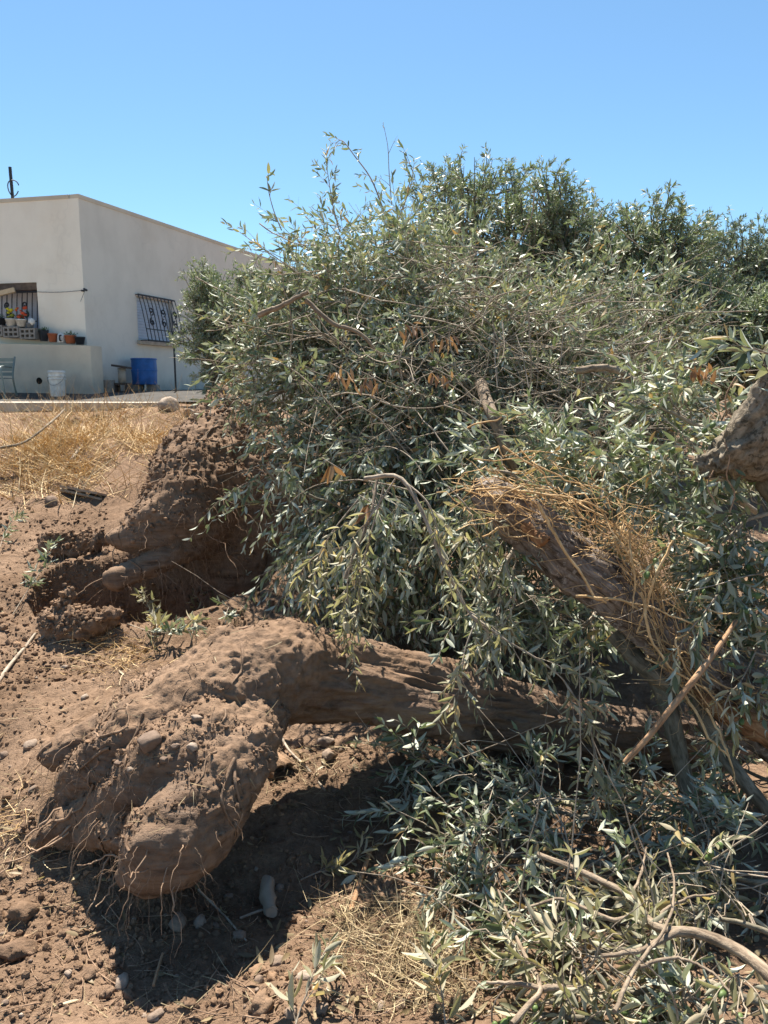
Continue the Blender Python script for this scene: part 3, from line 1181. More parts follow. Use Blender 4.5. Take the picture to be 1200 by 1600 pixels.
def scroll_path(cx, cz, h):
    """an S of two spirals, in the plane of the grille"""
    out = []
    for s in (1, -1):
        a = np.linspace(0, 3.6 * math.pi / 2 * 1.4, 16)
        rr = h * 0.20 * (1 - a / (a[-1] * 1.25))
        seg = np.stack((cx + s * (h * 0.05 + rr * np.sin(a)) * 0.9, cz + s * (h * 0.22 - rr * np.cos(a) + h * 0.05)), -1)
        out.append(seg)
    return out


def grille(name_parent, O, u, n, a0, a1, z0, z1, step, offs, scrolls, rad=0.009):
    def pt(a, z):
        f = (z1 - z) / (z1 - z0)
        return O + u * a + n * (offs[0] + (offs[1] - offs[0]) * f ** 0.8) + UP * z
    k = int(round((a1 - a0) / step))
    fm = MB()
    tubes(fm, np.array([pt(a0, z1), pt(a1, z1)]), rad * 1.8, 6, cap=True)
    g = fm.build('grille', MT['iron'], name_parent)
    fm = MB()
    tubes(fm, np.array([pt(a0, z0), pt(a1, z0)]), rad * 1.8, 6, cap=True)
    fm.build('rail', MT['iron'], g)
    for j in range(k + 1):
        a = a0 + (a1 - a0) * j / k
        b = MB()
        tubes(b, np.array([pt(a, z) for z in np.linspace(z0, z1, 6)]), rad, 5)
        b.build('bar', MT['iron'], g)
    for f in ((0.28, 0.72) if scrolls > 0 else (0.5,)):
        b = MB()
        z = z0 + (z1 - z0) * (0.25 if f < 0.5 else 0.75)
        if f < 0.5 or scrolls < 3:
            tubes(b, np.array([pt(a0, z), pt(a1, z)]), rad, 5)
            b.build('crossbar', MT['iron'], g)
    for j in range(scrolls):
        a = a0 + (a1 - a0) * (j + 0.62) / scrolls * 0.98
        b = MB()
        zc = (z0 + z1) / 2 + 0.03
        hh = (z1 - z0) * 0.46
        for seg in scroll_path(a, zc, hh):
            tubes(b, np.array([pt(q[0], q[1]) + n * 0.012 for q in seg]), rad * 1.5, 5)
        b.build('scroll', MT['iron'], g)
    # stays back to the wall
    for a in (a0, a1):
        for z in (z0, z1):
            b = MB()
            tubes(b, np.array([pt(a, z), O + u * a - n * 0.02 + UP * z]), rad, 5)
            b.build('stay', MT['iron'], g)
    return g


grille(house, C0, US, NS, wa0 - 0.02, wa1 + 0.0, wz0 - 0.01, wz1 + 0.02, 0.105, (0.05, 0.22), 3, 0.0085)
# front opening: pale curtain behind, lintel, bars with scrolls, sunlit plank laid across
b = MB()
lbox(b, C0, UF, NF, fa0 - 0.05, fa1 + 0.05, -0.33, -0.30, fz0 - 0.05, fz1 + 0.05)
b.build('curtain', MT['curtain'], house, smooth=False)
b = MB()
lbox(b, C0, UF, NF, fa0, fa1, -0.2, -0.012, fz1 - 0.11, fz1 - 0.002)
b.build('lintel', MT['lintel'], house, smooth=False)
grille(house, C0, UF, NF, fa0 + 0.015, fa1 - 0.02, fz0 + 0.02, fz1 - 0.14, 0.092, (-0.03, 0.04), 5, 0.0085)
# wire strung along the front wall to a hook
a_h, z_h = wall_hit(133, 453, C0, UF, NF, 0.03)
a_l, z_l = wall_hit(58, 456, C0, UF, NF, 0.03)
b = MB()
w_ = np.array([C0 + UF * (a_h + (a_l - a_h) * t) + NF * (0.03 + 0.01 * math.sin(3 * t)) + UP * (z_h + (z_l - z_h) * t - 0.02 * math.sin(math.pi * t)) for t in np.linspace(0, 1, 12)])
tubes(b, w_, 0.004, 4)
tubes(b, np.array([C0 + UF * a_h + NF * 0.03 + UP * z_h, C0 + UF * (a_h + 0.10) + NF * 0.02 + UP * (z_h - 0.17)]), 0.003, 4)
b.build('wire', MT['iron'], house)
b = MB()
tubes(b, np.array([C0 + UF * a_h - NF * 0.01 + UP * z_h, C0 + UF * a_h + NF * 0.06 + UP * (z_h + 0.01)]), 0.018, 6, cap=True)
tubes(b, np.array([C0 + UF * (a_h + 0.05) - NF * 0.01 + UP * (z_h - 0.012), C0 + UF * (a_h + 0.05) + NF * 0.05 + UP * (z_h - 0.01)]), 0.014, 6, cap=True)
b.build('hook', MT['iron'], house)

# terrace wall below the front window
TW = 0.30
tz_r = wall_hit(141, 540, C0, UF, NF, TW)
tz_l = wall_hit(2, 527, C0, UF, NF, TW)
tw_ = thing('terrace_wall', 'low stained terrace wall carrying the flower pots in front of the house', 'wall', C0 + UF * 1.0 + NF * TW + UP * 1.5)
slope = (tz_l[1] - tz_r[1]) / (tz_l[0] - tz_r[0])


def ledge_z(a):
    return tz_r[1] + slope * (a - tz_r[0])


b = MB()
V = []
for a in (tz_r[0], 7.0):
    for n_ in (0.003, TW):
        for z in (ZB, ledge_z(min(a, 2.2))):
            V.append(C0 + UF * a + NF * n_ + UP * z)
Fc = np.array([(0, 1, 3, 2), (4, 6, 7, 5), (0, 4, 5, 1), (2, 3, 7, 6), (0, 2, 6, 4), (1, 5, 7, 3)])
b.add(np.array(V), Fc)
b.build('wall_body', MT['plaster_old'], tw_, smooth=False)
hx, hz = wall_hit(61.5, 595, C0, UF, NF, TW)
b = MB()
lathe(b, [(0.0, -0.006), (0.04, -0.005), (0.052, 0.003), (0.044, 0.006), (0.036, 0.001), (0.0, 0.0005)], C0 + UF * hx + NF * (TW + 0.002) + UP * hz, 16, NF)
b.build('drain_hole', MT['dark_inside'], tw_)

# the pale slab along the front of the yard
slab = MB()
pa, pb = P(-60, 628, 9.9), P(206, 628, 9.9)
pts = [(-8.0, 9.15), (P(150, 640, 9.2)[0], 9.2), (P(214, 640, 9.45)[0], 9.5), (P(270, 640, 10.2)[0], 10.4), (-8.0, 10.5)]
top = [(x, y, 1.402 + 0.006 * math.sin(3 * x)) for x, y in pts]
bot = [(x, y, 1.05) for x, y in pts]
n_ = len(pts)
slab.add(np.array(top + bot), [tuple(range(n_))])
slab.loops.append(np.array([[k, n_ + k, n_ + (k + 1) % n_, (k + 1) % n_] for k in range(n_)], np.int32).ravel())
slab.sizes.append(np.full(n_, 4, np.int32))
slab.build('path_slab', MT['concrete'], None, smooth=False)['kind'] = 'structure'


yd = MB()  # sheet added between slab and walls, its dark colour standing in for shade
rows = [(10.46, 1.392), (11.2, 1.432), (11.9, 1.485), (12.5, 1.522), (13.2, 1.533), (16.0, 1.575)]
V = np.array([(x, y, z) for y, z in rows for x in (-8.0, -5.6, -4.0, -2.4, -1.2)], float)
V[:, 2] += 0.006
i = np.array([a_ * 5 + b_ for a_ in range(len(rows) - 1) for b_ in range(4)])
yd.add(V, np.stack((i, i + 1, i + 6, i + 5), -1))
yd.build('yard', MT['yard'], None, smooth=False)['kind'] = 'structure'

# ------------------------------------------------------------------ pots and things along the ledge
def ledge_spot(px0, px1, base_py, off):
    a0, _ = wall_hit(px0, base_py, C0, UF, NF, off)
    a1, _ = wall_hit(px1, base_py, C0, UF, NF, off)
    return (a0 + a1) / 2, abs(a1 - a0)


PG = 'plant pots on the terrace wall'


def pot(label, px0, px1, top_py, mat, z0=None, off=0.16, square=False, plant=None, rim=True):
    a, w = ledge_spot(px0, px1, 530, off)
    zb = ledge_z(a) + 0.002 if z0 is None else z0
    _, zt = wall_hit((px0 + px1) / 2, top_py, C0, UF, NF, off)
    h = max(zt - zb, 0.08)
    rr = w / 2
    c = C0 + UF * a + NF * off + UP * zb
    t = thing('flower_pot', label, 'flower pot', c, PG)
    b = MB()
    lathe(b, [(0.0, 0.0), (rr * 0.72, 0.0), (rr * 0.96, h * 0.86), (rr * 1.0, h * 0.86), (rr * 1.02, h), (rr * 0.9, h), (rr * 0.86, h * 0.88), (0.0, h * 0.86)], c, 4 if square else 20)
    b.build('pot_body', MT[mat], t, smooth=not square)
    r = np.random.default_rng(int(abs(px0) * 7 + 3))
    if plant:
        tw2, lv2 = MB(), Leaves()
        n = 10
        p0 = c + UP * (h * 0.86) + r.normal(0, rr * 0.35, (n, 3)) * np.array([1, 1, 0])
        shoots(tw2, lv2, p0, r.normal(0, 0.45, (n, 3)) + UP, r.uniform(0.06, plant[1], n), r, 4, (0.025, 0.05), wide=0.45)
        tw2.build('stems', MT['green_plant'], t, kind='stuff')
        lb = MB()
        leaves_mesh(lb, *lv2.get(), 1)
        lb.build('plant', MT['green_plant'], t, kind='stuff')
        if plant[0]:
            fb = MB()
            V, Fc2 = ICO[1]
            for q in range(16):
                p = c + UP * (h + r.uniform(0.02, plant[1])) + r.normal(0, rr * 0.5, 3) * np.array([1, 1, 0])
                fb.add(V * r.uniform(0.018, 0.034) * np.array([1, 1, 0.7]) + p + r.normal(0, 0.004, V.shape), Fc2)
            fb.build('blooms', MT[plant[0]], t)
    return t


# hollow blocks
blk_h = 0.165
tops = {}
for q, (p0, p1) in enumerate(((-14, 10), (10.5, 35), (36, 60.5))):
    a, w = ledge_spot(p0, p1, 520, 0.16)
    zb = ledge_z(a) + 0.012
    lab = ['grey hollow block under the dark pot at the end of the row', 'grey hollow block under the two white pots', 'grey hollow block nearest the black square pot, under the small grey pot'][q]
    t = thing('hollow_block', lab, 'block', C0 + UF * a + NF * 0.15 + UP * zb, 'hollow blocks on the terrace wall')
    b = MB()
    a0, a1 = a - w / 2 + 0.002, a + w / 2 - 0.002
    d0, d1 = 0.05, 0.25
    sw = 0.028
    xs = np.linspace(a0, a1 - sw, 4)
    for z0 in (zb, zb + blk_h / 2 - sw / 2, zb + blk_h - sw):
        lbox(b, C0, UF, NF, a0, a1, d0, d1, z0, z0 + sw)
    for x in xs:
        for z0, z1 in ((zb + sw, zb + blk_h / 2 - sw / 2), (zb + blk_h / 2 + sw / 2, zb + blk_h - sw)):
            lbox(b, C0, UF, NF, x, x + sw, d0, d1, z0, z1)
    lbox(b, C0, UF, NF, a0 + 0.001, a1 - 0.001, d0 - 0.02, d0 - 0.001, zb, zb + blk_h)
    b.build('block_body', MT['block'], t, smooth=False)
    tops[q] = zb + blk_h + 0.002
pot('dark pot on the hollow blocks at the edge of the row', -4, 11, 497, 'black_plastic', tops[0], plant=(None, 0.1))
pot('white pot with yellow blooms on the hollow blocks', 12, 27, 498, 'white_plastic', tops[1], plant=('yellow_flower', 0.16))
pot('white pot with orange red blooms on the hollow blocks', 28, 42.5, 499, 'white_plastic', tops[1], plant=('red_flower', 0.20))
pot('small grey pot with a pale bundle in it on the hollow blocks', 43.5, 54, 509, 'grey_plastic', tops[2])
pot('black square pot beside the hollow blocks', 61.5, 76, 516, 'black_plastic', square=True, plant=(None, 0.06))
pot('empty terracotta pot between the black square pot and the white jug', 76, 89, 521, 'terracotta')
pot('terracotta pot with a small grey green plant', 102, 118, 524, 'terracotta', plant=(None, 0.12))
pot('small black pot at the corner end of the ledge', 117.5, 132, 526.5, 'black_plastic')
a, w = ledge_spot(90, 102, 530, 0.16)
c = C0 + UF * a + NF * 0.16 + UP * (ledge_z(a) + 0.002)
t = thing('plastic_jug', 'white plastic jug between the two terracotta pots', 'jug', c)
b = MB()
lathe(b, [(0, 0), (0.055, 0), (0.058, 0.02), (0.058, 0.09), (0.045, 0.125), (0.02, 0.14), (0.02, 0.155), (0, 0.155)], c, 18)
b.build('jug_body', MT['white_plastic'], t)
b = MB()
hd = [c + NF * 0.055 + UP * 0.03 - UF * 0.03, c + NF * 0.085 + UP * 0.035 - UF * 0.03, c + NF * 0.085 + UP * 0.10 - UF * 0.03, c + NF * 0.05 + UP * 0.11 - UF * 0.03]
tubes(b, catmull(hd, 12), 0.012, 6)
b.build('handle', MT['black_plastic'], t)
# a white cloth bundle in the grey pot
a, w = ledge_spot(45, 54, 505, 0.16)
c = C0 + UF * a + NF * 0.16 + UP * (tops[2] + 0.10)
V, Fc = ICO[3]
b = MB().add(V * np.array([0.05, 0.05, 0.06]) * (1 + 0.18 * fbm(V * 3, 3, 5))[:, None] + c, Fc)
tag(b.build('cloth_bundle', MT['white_plastic']), 'white crumpled bundle stuffed in the small grey pot', 'cloth')
# sunlit plank in front of the barred opening
a0, z0 = wall_hit(-30, 466, C0, UF, NF, 0.35)
a1, z1 = wall_hit(23, 453, C0, UF, NF, 0.10)
p0, p1 = C0 + UF * a0 + NF * 0.35 + UP * z0, C0 + UF * a1 + NF * 0.10 + UP * z1
b = MB()
d = nrm(p1 - p0)
sd = nrm(np.cross(d, UP))
u2 = np.cross(sd, d)
V = np.array([p + sd * s * 0.06 + u2 * q * 0.035 for p in (p0, p1) for s in (-1, 1) for q in (-1, 1)])
b.add(V, [(0, 1, 3, 2), (4, 6, 7, 5), (0, 4, 5, 1), (2, 3, 7, 6), (0, 2, 6, 4), (1, 5, 7, 3)])
tag(b.build('plank', MT['plank'], smooth=False), 'sunlit pale plank slanting across the top of the barred opening', 'plank')

# white bucket
bp = P(90.5, 616, 11.6)
bz = float(H(bp[0], bp[1])) - 0.01
c = np.array([bp[0], bp[1], bz])
s = M_PER_PX(600, 11.6)
t = thing('bucket', 'white plastic bucket standing against the terrace wall', 'bucket', c)
hb = P(90, 579, 11.6)[2] - bz
r1 = 12.6 * s
b = MB()
lathe(b, [(0, 0), (r1 * 0.80, 0), (r1 * 0.83, 0.01), (r1 * 0.95, hb * 0.72), (r1 * 0.98, hb * 0.97), (r1, hb), (r1 * 0.95, hb), (r1 * 0.90, hb * 0.72), (r1 * 0.78, 0.02), (0, 0.018)], c, 28)
b.build('bucket_body', MT['white_plastic'], t)
for f in (0.70, 0.80, 0.94):
    b = MB()
    rr = r1 * (0.95 + 0.03 * (f - 0.7) / 0.3)
    lathe(b, [(rr, hb * f - 0.012), (rr + 0.012, hb * f - 0.009), (rr + 0.012, hb * f + 0.007), (rr, hb * f + 0.010)], c, 28)
    b.build('rib', MT['white_plastic'], t)
b = MB()
an = np.linspace(0.15, math.pi - 0.15, 14)
tubes(b, np.stack((c[0] + (r1 + 0.008) * np.cos(an), c[1] - (r1 + 0.02) * np.sin(an), c[2] + hb * 0.86 - 0.16 * np.sin(an)), -1), 0.0025, 4)
b.build('bail', MT['iron'], t)

# blue barrel on dark stones
q0, _ = wall_hit(206, 580, C0, US, NS, 0.30)
q1, _ = wall_hit(244, 580, C0, US, NS, 0.30)
ac = (q0 + q1) / 2
c = C0 + US * ac + NS * 0.30
c[2] = P(225, 601, c[1])[2]
hb = P(225, 560, c[1])[2] - c[2]
rr = 19 * M_PER_PX(580, c[1])
gz = float(H(c[0], c[1]))
t = thing('barrel', 'blue plastic barrel standing below the barred side window', 'barrel', c)
b = MB()
lathe(b, [(0, 0), (rr * 0.96, 0), (rr * 0.99, 0.015), (rr * 1.0, hb * 0.3), (rr * 1.03, hb * 0.55), (rr * 1.0, hb * 0.97), (rr * 1.01, hb), (rr * 0.96, hb), (rr * 0.95, hb * 0.6), (rr * 0.9, 0.02), (0, 0.02)], c, 32)
b.build('barrel_body', MT['blue'], t)
for f in (0.54, 0.97):
    b = MB()
    lathe(b, [(rr * 1.025, hb * f - 0.012), (rr * 1.05, hb * f - 0.008), (rr * 1.05, hb * f + 0.008), (rr * 1.01, hb * f + 0.012)], c, 32)
    b.build('hoop', MT['blue'], t)
for q, (ox, lab) in enumerate(((-0.11, 'dark block under the left of the blue barrel'), (0.12, 'dark block under the right of the blue barrel'))):
    b = MB()
    cc = c + US * ox * 0.4 + UF * -ox
    hh = max(c[2] - gz + 0.02, 0.05)
    box(b, (cc[0], cc[1], c[2] - hh / 2 - 0.001), (0.17, 0.2, hh))
    tag(b.build('concrete_block', MT['block'], smooth=False), lab, 'block')

# small stand left of the barrel
q0, zt = wall_hit(190, 573, C0, US, NS, 0.35)
c = C0 + US * q0 + NS * 0.35
s = M_PER_PX(580, c[1])
gz = float(H(c[0], c[1]))
t = thing('stand', 'small stand of two dark boards on a pale post left of the blue barrel', 'stand', (c[0], c[1], gz))
b = MB()
zt = P(190, 573, c[1])[2]
zb = P(190, 600, c[1])[2]
tilt = Matrix.Rotation(R(9), 3, 'Y')
box(b, (c[0], c[1], zt), (25 * s, 0.24, 0.03), tilt)
b.build('top_board', MT['dark_wood'], t, smooth=False)
b = MB()
lathe(b, [(0, 0), (0.062, 0), (0.062, zt - zb - 0.04), (0, zt - zb - 0.04)], (c[0], c[1], zb + 0.02), 14)
b.build('post', MT['pale_wood'], t)
b = MB()
box(b, (c[0], c[1], zb), (23 * s, 0.24, 0.035))
b.build('base_board', MT['dark_wood'], t, smooth=False)
for sx in (-1, 1):
    b = MB()
    box(b, (c[0] + sx * 0.085, c[1], (gz - 0.02 + zb - 0.018) / 2), (0.035, 0.2, zb - 0.018 - gz + 0.02))
    b.build('foot', MT['dark_wood'], t, smooth=False)
cc = P(171, 604, c[1] - 0.15)
b = MB()
zt2 = P(171, 594, c[1] - 0.15)[2]
gz = float(H(cc[0], cc[1]))
box(b, (cc[0], cc[1], (zt2 + gz) / 2 - 0.01), (0.13, 0.16, zt2 - gz + 0.02))
tag(b.build('concrete_block', MT['block'], smooth=False), 'grey block on the yard left of the small stand', 'block')

# pole leaning by the side window
pa = P(275, 612, 12.75)
pa[2] = float(H(pa[0], pa[1])) - 0.02
pm, pt_ = P(271, 519, 12.75), P(264, 472, 12.95)
t = thing('metal_pole', 'thin dark pole standing beside the barred side window', 'pole', pa)
b = MB()
tubes(b, np.array([pa, pm]), 0.016, 8, cap=True)
b.build('pole_shaft', MT['iron'], t)
b = MB()
tubes(b, catmull([pm, P(268, 495, 12.8), pt_], 10), 0.009, 6, cap=True)
b.build('pole_hook', MT['iron'], t)

# mast with a loop of cable on the roof
ma = P(20, 308, 12.9)
mt_ = P(15.5, 261, 12.9)
ma[2] = ZT - 0.14
t = thing('roof_mast', 'thin grey mast with a loop of cable on the house roof', 'mast', ma)
b = MB()
tubes(b, np.array([ma, mt_]), 0.026, 8, cap=True)
b.build('mast_pole', MT['iron'], t)
b = MB()
an = np.linspace(0.4, 5.9, 22)
cc = P(21, 294, 12.85)
s = M_PER_PX(300, 12.85)
tubes(b, np.stack((cc[0] + 8.5 * s * np.cos(an), cc[1] + 0.02 * np.sin(2 * an), cc[2] + 12 * s * np.sin(an)), -1), 0.009, 5)
b.build('cable', MT['iron'], t)

# tube chair at the edge of the picture
cc = P(-6, 612, 11.3)
gz = float(H(cc[0], cc[1]))
t = thing('chair', 'grey green metal tube armchair by the terrace wall', 'chair', (cc[0], cc[1], gz))
s = M_PER_PX(600, 11.3)
xr = P(12, 600, 11.3)[0]
w_ = 0.5


def cz(py):
    return P(0, py, 11.3)[2]


for sx, nm in ((0, 'arm'), (1, 'arm')):
    x = xr - sx * w_
    b = MB()
    tubes(b, catmull([(x + 0.035, 11.12, gz - 0.01), (x + 0.02, 11.12, cz(596)), (x, 11.12, cz(578)), (x - 0.02, 11.2, cz(573)), (x - 0.02, 11.5, cz(573))], 18), 0.014, 8, cap=True)
    b.build(nm, MT['grey_metal'], t)
    b = MB()
    tubes(b, catmull([(x - 0.02, 11.62, gz - 0.01), (x - 0.02, 11.52, cz(590)), (x - 0.02, 11.62, cz(556))], 12), 0.014, 8, cap=True)
    b.build('rear_leg', MT['grey_metal'], t)
for k in range(6):
    b = MB()
    y = 11.14 + k * 0.065
    box(b, (xr - w_ / 2, y, cz(591)), (w_ - 0.03, 0.05, 0.012))
    b.build('seat_slat', MT['grey_metal'], t, smooth=False)
for k in range(4):
    b = MB()
    box(b, (xr - w_ / 2 - 0.02, 11.56 + k * 0.012, cz(584) + k * 0.07), (w_ - 0.03, 0.012, 0.05))
    b.build('back_slat', MT['grey_metal'], t, smooth=False)

# ================================================================== THE FRONT STUMP
front = thing('uprooted_olive_tree', 'uprooted old olive trunk with soil caked roots lying in the foreground', 'uprooted tree', P(330, 1200, 2.3))
items = [
    [(450, 1046, 2.60, 80), (540, 1060, 2.66, 66), (650, 1083, 2.72, 60), (780, 1115, 2.78, 54), (900, 1138, 2.84, 49), (1060, 1166, 2.9, 44), (1250, 1195, 3.0, 40)],
    [(600, 1105, 2.62, 34), (660, 1110, 2.64, 36), (730, 1128, 2.68, 30)],
    [(452, 1040, 2.60, 74), (390, 1062, 2.5, 84), (330, 1100, 2.38, 84), (260, 1140, 2.34, 78), (200, 1150, 2.38, 56)],
    [(300, 1085, 2.42, 60), (230, 1105, 2.45, 48), (170, 1150, 2.42, 40), (110, 1172, 2.40, 32), (78, 1182, 2.38, 20)],
    [(395, 1110, 2.42, 58), (375, 1170, 2.2, 56), (345, 1215, 2.10, 66), (310, 1270, 2.02, 74), (272, 1310, 1.96, 78), (243, 1340, 1.93, 56)],
    [(330, 1170, 2.2, 78), (285, 1195, 2.14, 78), (235, 1225, 2.14, 66)],
    [(270, 1215, 2.15, 55), (200, 1235, 2.2, 42), (140, 1270, 2.2, 26), (95, 1295, 2.2, 18), (62, 1310, 2.2, 11)],
    [(200, 1225, 2.25, 52), (150, 1222, 2.3, 42), (110, 1240, 2.32, 25)],
    [(240, 1340, 1.95, 50), (212, 1362, 1.93, 28)],
    [(300, 1120, 2.36, 78), (230, 1165, 2.28, 74), (165, 1200, 2.30, 54), (120, 1232, 2.32, 34)],
    [(280, 1215, 2.12, 62), (215, 1240, 2.15, 52), (170, 1262, 2.2, 36)],
    [(205, 1290, 2.08, 40), (150, 1300, 2.15, 24), (100, 1318, 2.2, 12)],
    [(362, 985, 2.5, 9), (335, 1003, 2.46, 10), (300, 1030, 2.42, 11), (270, 1054, 2.38, 12), (248, 1070, 2.34, 12)],
    [(400, 1020, 2.55, 40), (340, 1040, 2.5, 34), (300, 1070, 2.45, 40)],
]
me = blob(items, 0.0085, 7)
V = co_of(me)
Nv = no_of(me)
tr0, tr1 = P(450, 1046, 2.6), P(1060, 1166, 2.9)
ax = nrm(tr1 - tr0)
u = (V - tr0) @ ax
on_trunk = sstep(0.02, 0.16, u)
lobe_c = P(290, 1300, 1.99)
on_lobe = bell(V[:, 0] - lobe_c[0], V[:, 2] - lobe_c[2], 0, 0, 0.22, 0.20)
q = V - np.outer((V - tr0) @ ax * 0.86, ax)
g1 = fbm(q * 16, 4, 71, 0.6)
g2 = 1 - np.abs(fbm(q * 34, 3, 75, 0.55)) * 2
lump = fbm(V * 11, 4, 81, 0.58)
fine = fbm(V * 48, 3, 85, 0.6)
flute = fbm(np.stack((V @ ax * 2.2, (V - np.outer(V @ ax, ax))[:, 1] * 9, V[:, 2] * 9), -1), 3, 88)
upness = sstep(-0.05, 0.65, Nv[:, 2] + 0.45 * fbm(V * 8, 3, 91))
soil_cover = upness * (1 - 0.55 * on_trunk * sstep(0.35, 0.8, u)) * (1 - 0.35 * on_lobe)
disp = on_trunk * (0.014 * g1 + 0.011 * g2 + 0.014 * flute) + (1 - on_trunk) * (0.013 * np.clip(lump, -0.35, 1) * (1 - 0.4 * on_lobe) + 0.004 * np.clip(fine, -0.2, 1) + 0.006 * fbm(V * np.array([30, 30, 12]), 3, 87, 0.6))
disp += soil_cover * (1 - on_trunk) * (0.007 * np.clip(fbm(V * 22, 3, 95), -0.1, 1) + 0.006 * np.clip(fbm(V * 75, 3, 97, 0.65), -0.15, 1))
disp += on_lobe * 0.006 * fbm(np.stack((V[:, 0] * 30, V[:, 1] * 30, V[:, 2] * 7), -1), 3, 99)
V = V + Nv * (disp * (1 - 0.15 * (1 - on_trunk)) + 0.78 * (1 - on_trunk) * sstep(-0.1, 0.5, fbm(V * 4.5, 2, 64)) * (0.015 * np.clip(fbm(V * 26, 3, 102, 0.65), -0.08, 1) + 0.007 * np.abs(fbm(V * 60, 2, 104))))[:, None]
dirt = np.clip(0.35 * (1 - on_trunk) * (1 - on_lobe) + 0.75 * soil_cover + 0.4 * fbm(V * 9, 3, 101), 0, 1)
dirt = np.maximum(dirt, 0.15)
set_co(me, V, dirt)
me.materials.append(MT['stump'])
stump_me = me
link('trunk', me, front)
FV, FN = V, no_of(me)


def root_hairs(parent, V, Nv, mask, n_obj, n_stuff, r, L=(0.08, 0.3), rad=(0.0009, 0.0026), grav=0.8, mat='rootlet', nm='rootlet'):
    idx = np.nonzero(mask)[0]
    k = r.choice(idx, n_obj + n_stuff)
    m = 12
    t = np.linspace(0, 1, m)
    n = len(k)
    Lr = np.sort(r.uniform(L[0], L[1], n) * r.uniform(0.4, 1, n))[::-1]
    d = nrm(Nv[k] + r.normal(0, 0.45, (n, 3)))
    g = np.array([0, 0, -1.0]) * r.uniform(0.3, 1.3, n)[:, None] * grav
    Pt = V[k][:, None] - Nv[k][:, None] * 0.01 + Lr[:, None, None] * (d[:, None] * (t - 0.35 * t * t)[None, :, None] + g[:, None] * (t ** 1.7)[None, :, None])
    wig = np.cumsum(r.normal(0, 0.032, (n, m, 3)), axis=1) * Lr[:, None, None]
    wig -= wig[:, :1]
    Pt = Pt + wig
    rr = (r.uniform(rad[0], rad[1], n) * (0.5 + 0.8 * Lr / L[1]))[:, None] * (1.1 - 0.75 * t)[None]
    for j in range(n_obj):
        b = MB()
        tubes(b, Pt[j], rr[j], 4, seed=j)
        b.build(nm, MT[mat], parent)
    if n_stuff:
        b = MB()
        tubes(b, Pt[n_obj:], rr[n_obj:] * 0.7, 3)
        b.build('fine_roots', MT[mat], parent, kind='stuff')


r_ = np.random.default_rng(11)
ok, zz = in_frame(FV)
pxs = 600 + F * FV[:, 0] / zz
low = (FN[:, 2] < 0.25) & (FN[:, 1] < 0.2) & (pxs < 320) & ok
root_hairs(front, FV, FN, low, 34, 170, r_, (0.04, 0.24), rad=(0.0006, 0.0019))
mid = (FN[:, 1] < -0.1) & (pxs < 430) & ok & (FN[:, 2] > -0.2)
root_hairs(front, FV, FN, mid, 14, 120, r_, (0.03, 0.14), rad=(0.0007, 0.0016))
# the pale roots that hang over the face of the big root
for pts, rp in (([(290, 1210), (297, 1236), (294, 1262), (290, 1300), (291, 1335), (284, 1372), (281, 1384)], 2.4),
                ([(290, 1300), (297, 1322), (299, 1345), (291, 1370)], 1.7),
                ([(281, 1262), (282, 1285), (286, 1300)], 1.8),
                ([(272, 1262), (262, 1285), (255, 1300)], 1.4),
                ([(262, 1280), (257, 1310), (252, 1335), (247, 1356)], 1.2),
                ([(292, 1205), (300, 1222), (316, 1236)], 1.6),
                ([(222, 1352), (236, 1360), (248, 1367)], 1.5)):
    pts = np.array(pts, float)
    base = np.array([P(a, b, 1.80 + 0.0 * k) for k, (a, b) in enumerate(pts)])
    # lay each root on the face of the big root
    sp = catmull(base, 16)
    eye = np.array([0, 0, EYE])
    out = []
    for p in sp:
        d = nrm(p - eye)
        s = (FV - eye) @ d
        dist = np.linalg.norm(FV - eye - s[:, None] * d, axis=1)
        c = dist < 0.014
        out.append(s[c].min() if c.any() else np.nan)
    out = np.array(out)
    out = np.where(np.isnan(out), np.nanmedian(out), out)
    out = np.convolve(np.pad(out, 3, mode='edge'), np.ones(7) / 7, mode='valid')
    out = np.array([eye + (p - eye) * (q_ - 0.010) for p, q_ in zip(sp, out)])
    out = catmull(out[::3], 18)
    b = MB()
    tubes(b, out, np.linspace(1.15, 0.6, 18) * rp * 0.0017, 5)
    b.build('rootlet', MT['rootlet'], front)
# longer roots that reach out over the soil at the left
for pts in ([(95, 1262, 2.2), (50, 1300, 2.15), (15, 1345, 2.1), (-15, 1390, 2.05)], [(130, 1275, 2.18), (70, 1322, 2.12), (20, 1345, 2.1), (-30, 1350, 2.1)],
            [(190, 1300, 2.1), (165, 1350, 2.02), (150, 1400, 1.97), (128, 1440, 1.93)], [(200, 1310, 2.05), (185, 1370, 1.97), (150, 1420, 1.93)],
            [(110, 1300, 2.15), (60, 1330, 2.1), (30, 1310, 2.12)], [(230, 1290, 2.0), (200, 1330, 1.98), (160, 1345, 2.0), (120, 1350, 2.03)]):
    b = MB()
    tubes(b, catmull([P(*p) for p in pts], 16) + r_.normal(0, 0.004, (16, 3)), np.linspace(0.0042, 0.0014, 16), 5)
    b.build('root', MT['rootlet'], front)

from mathutils.kdtree import KDTree


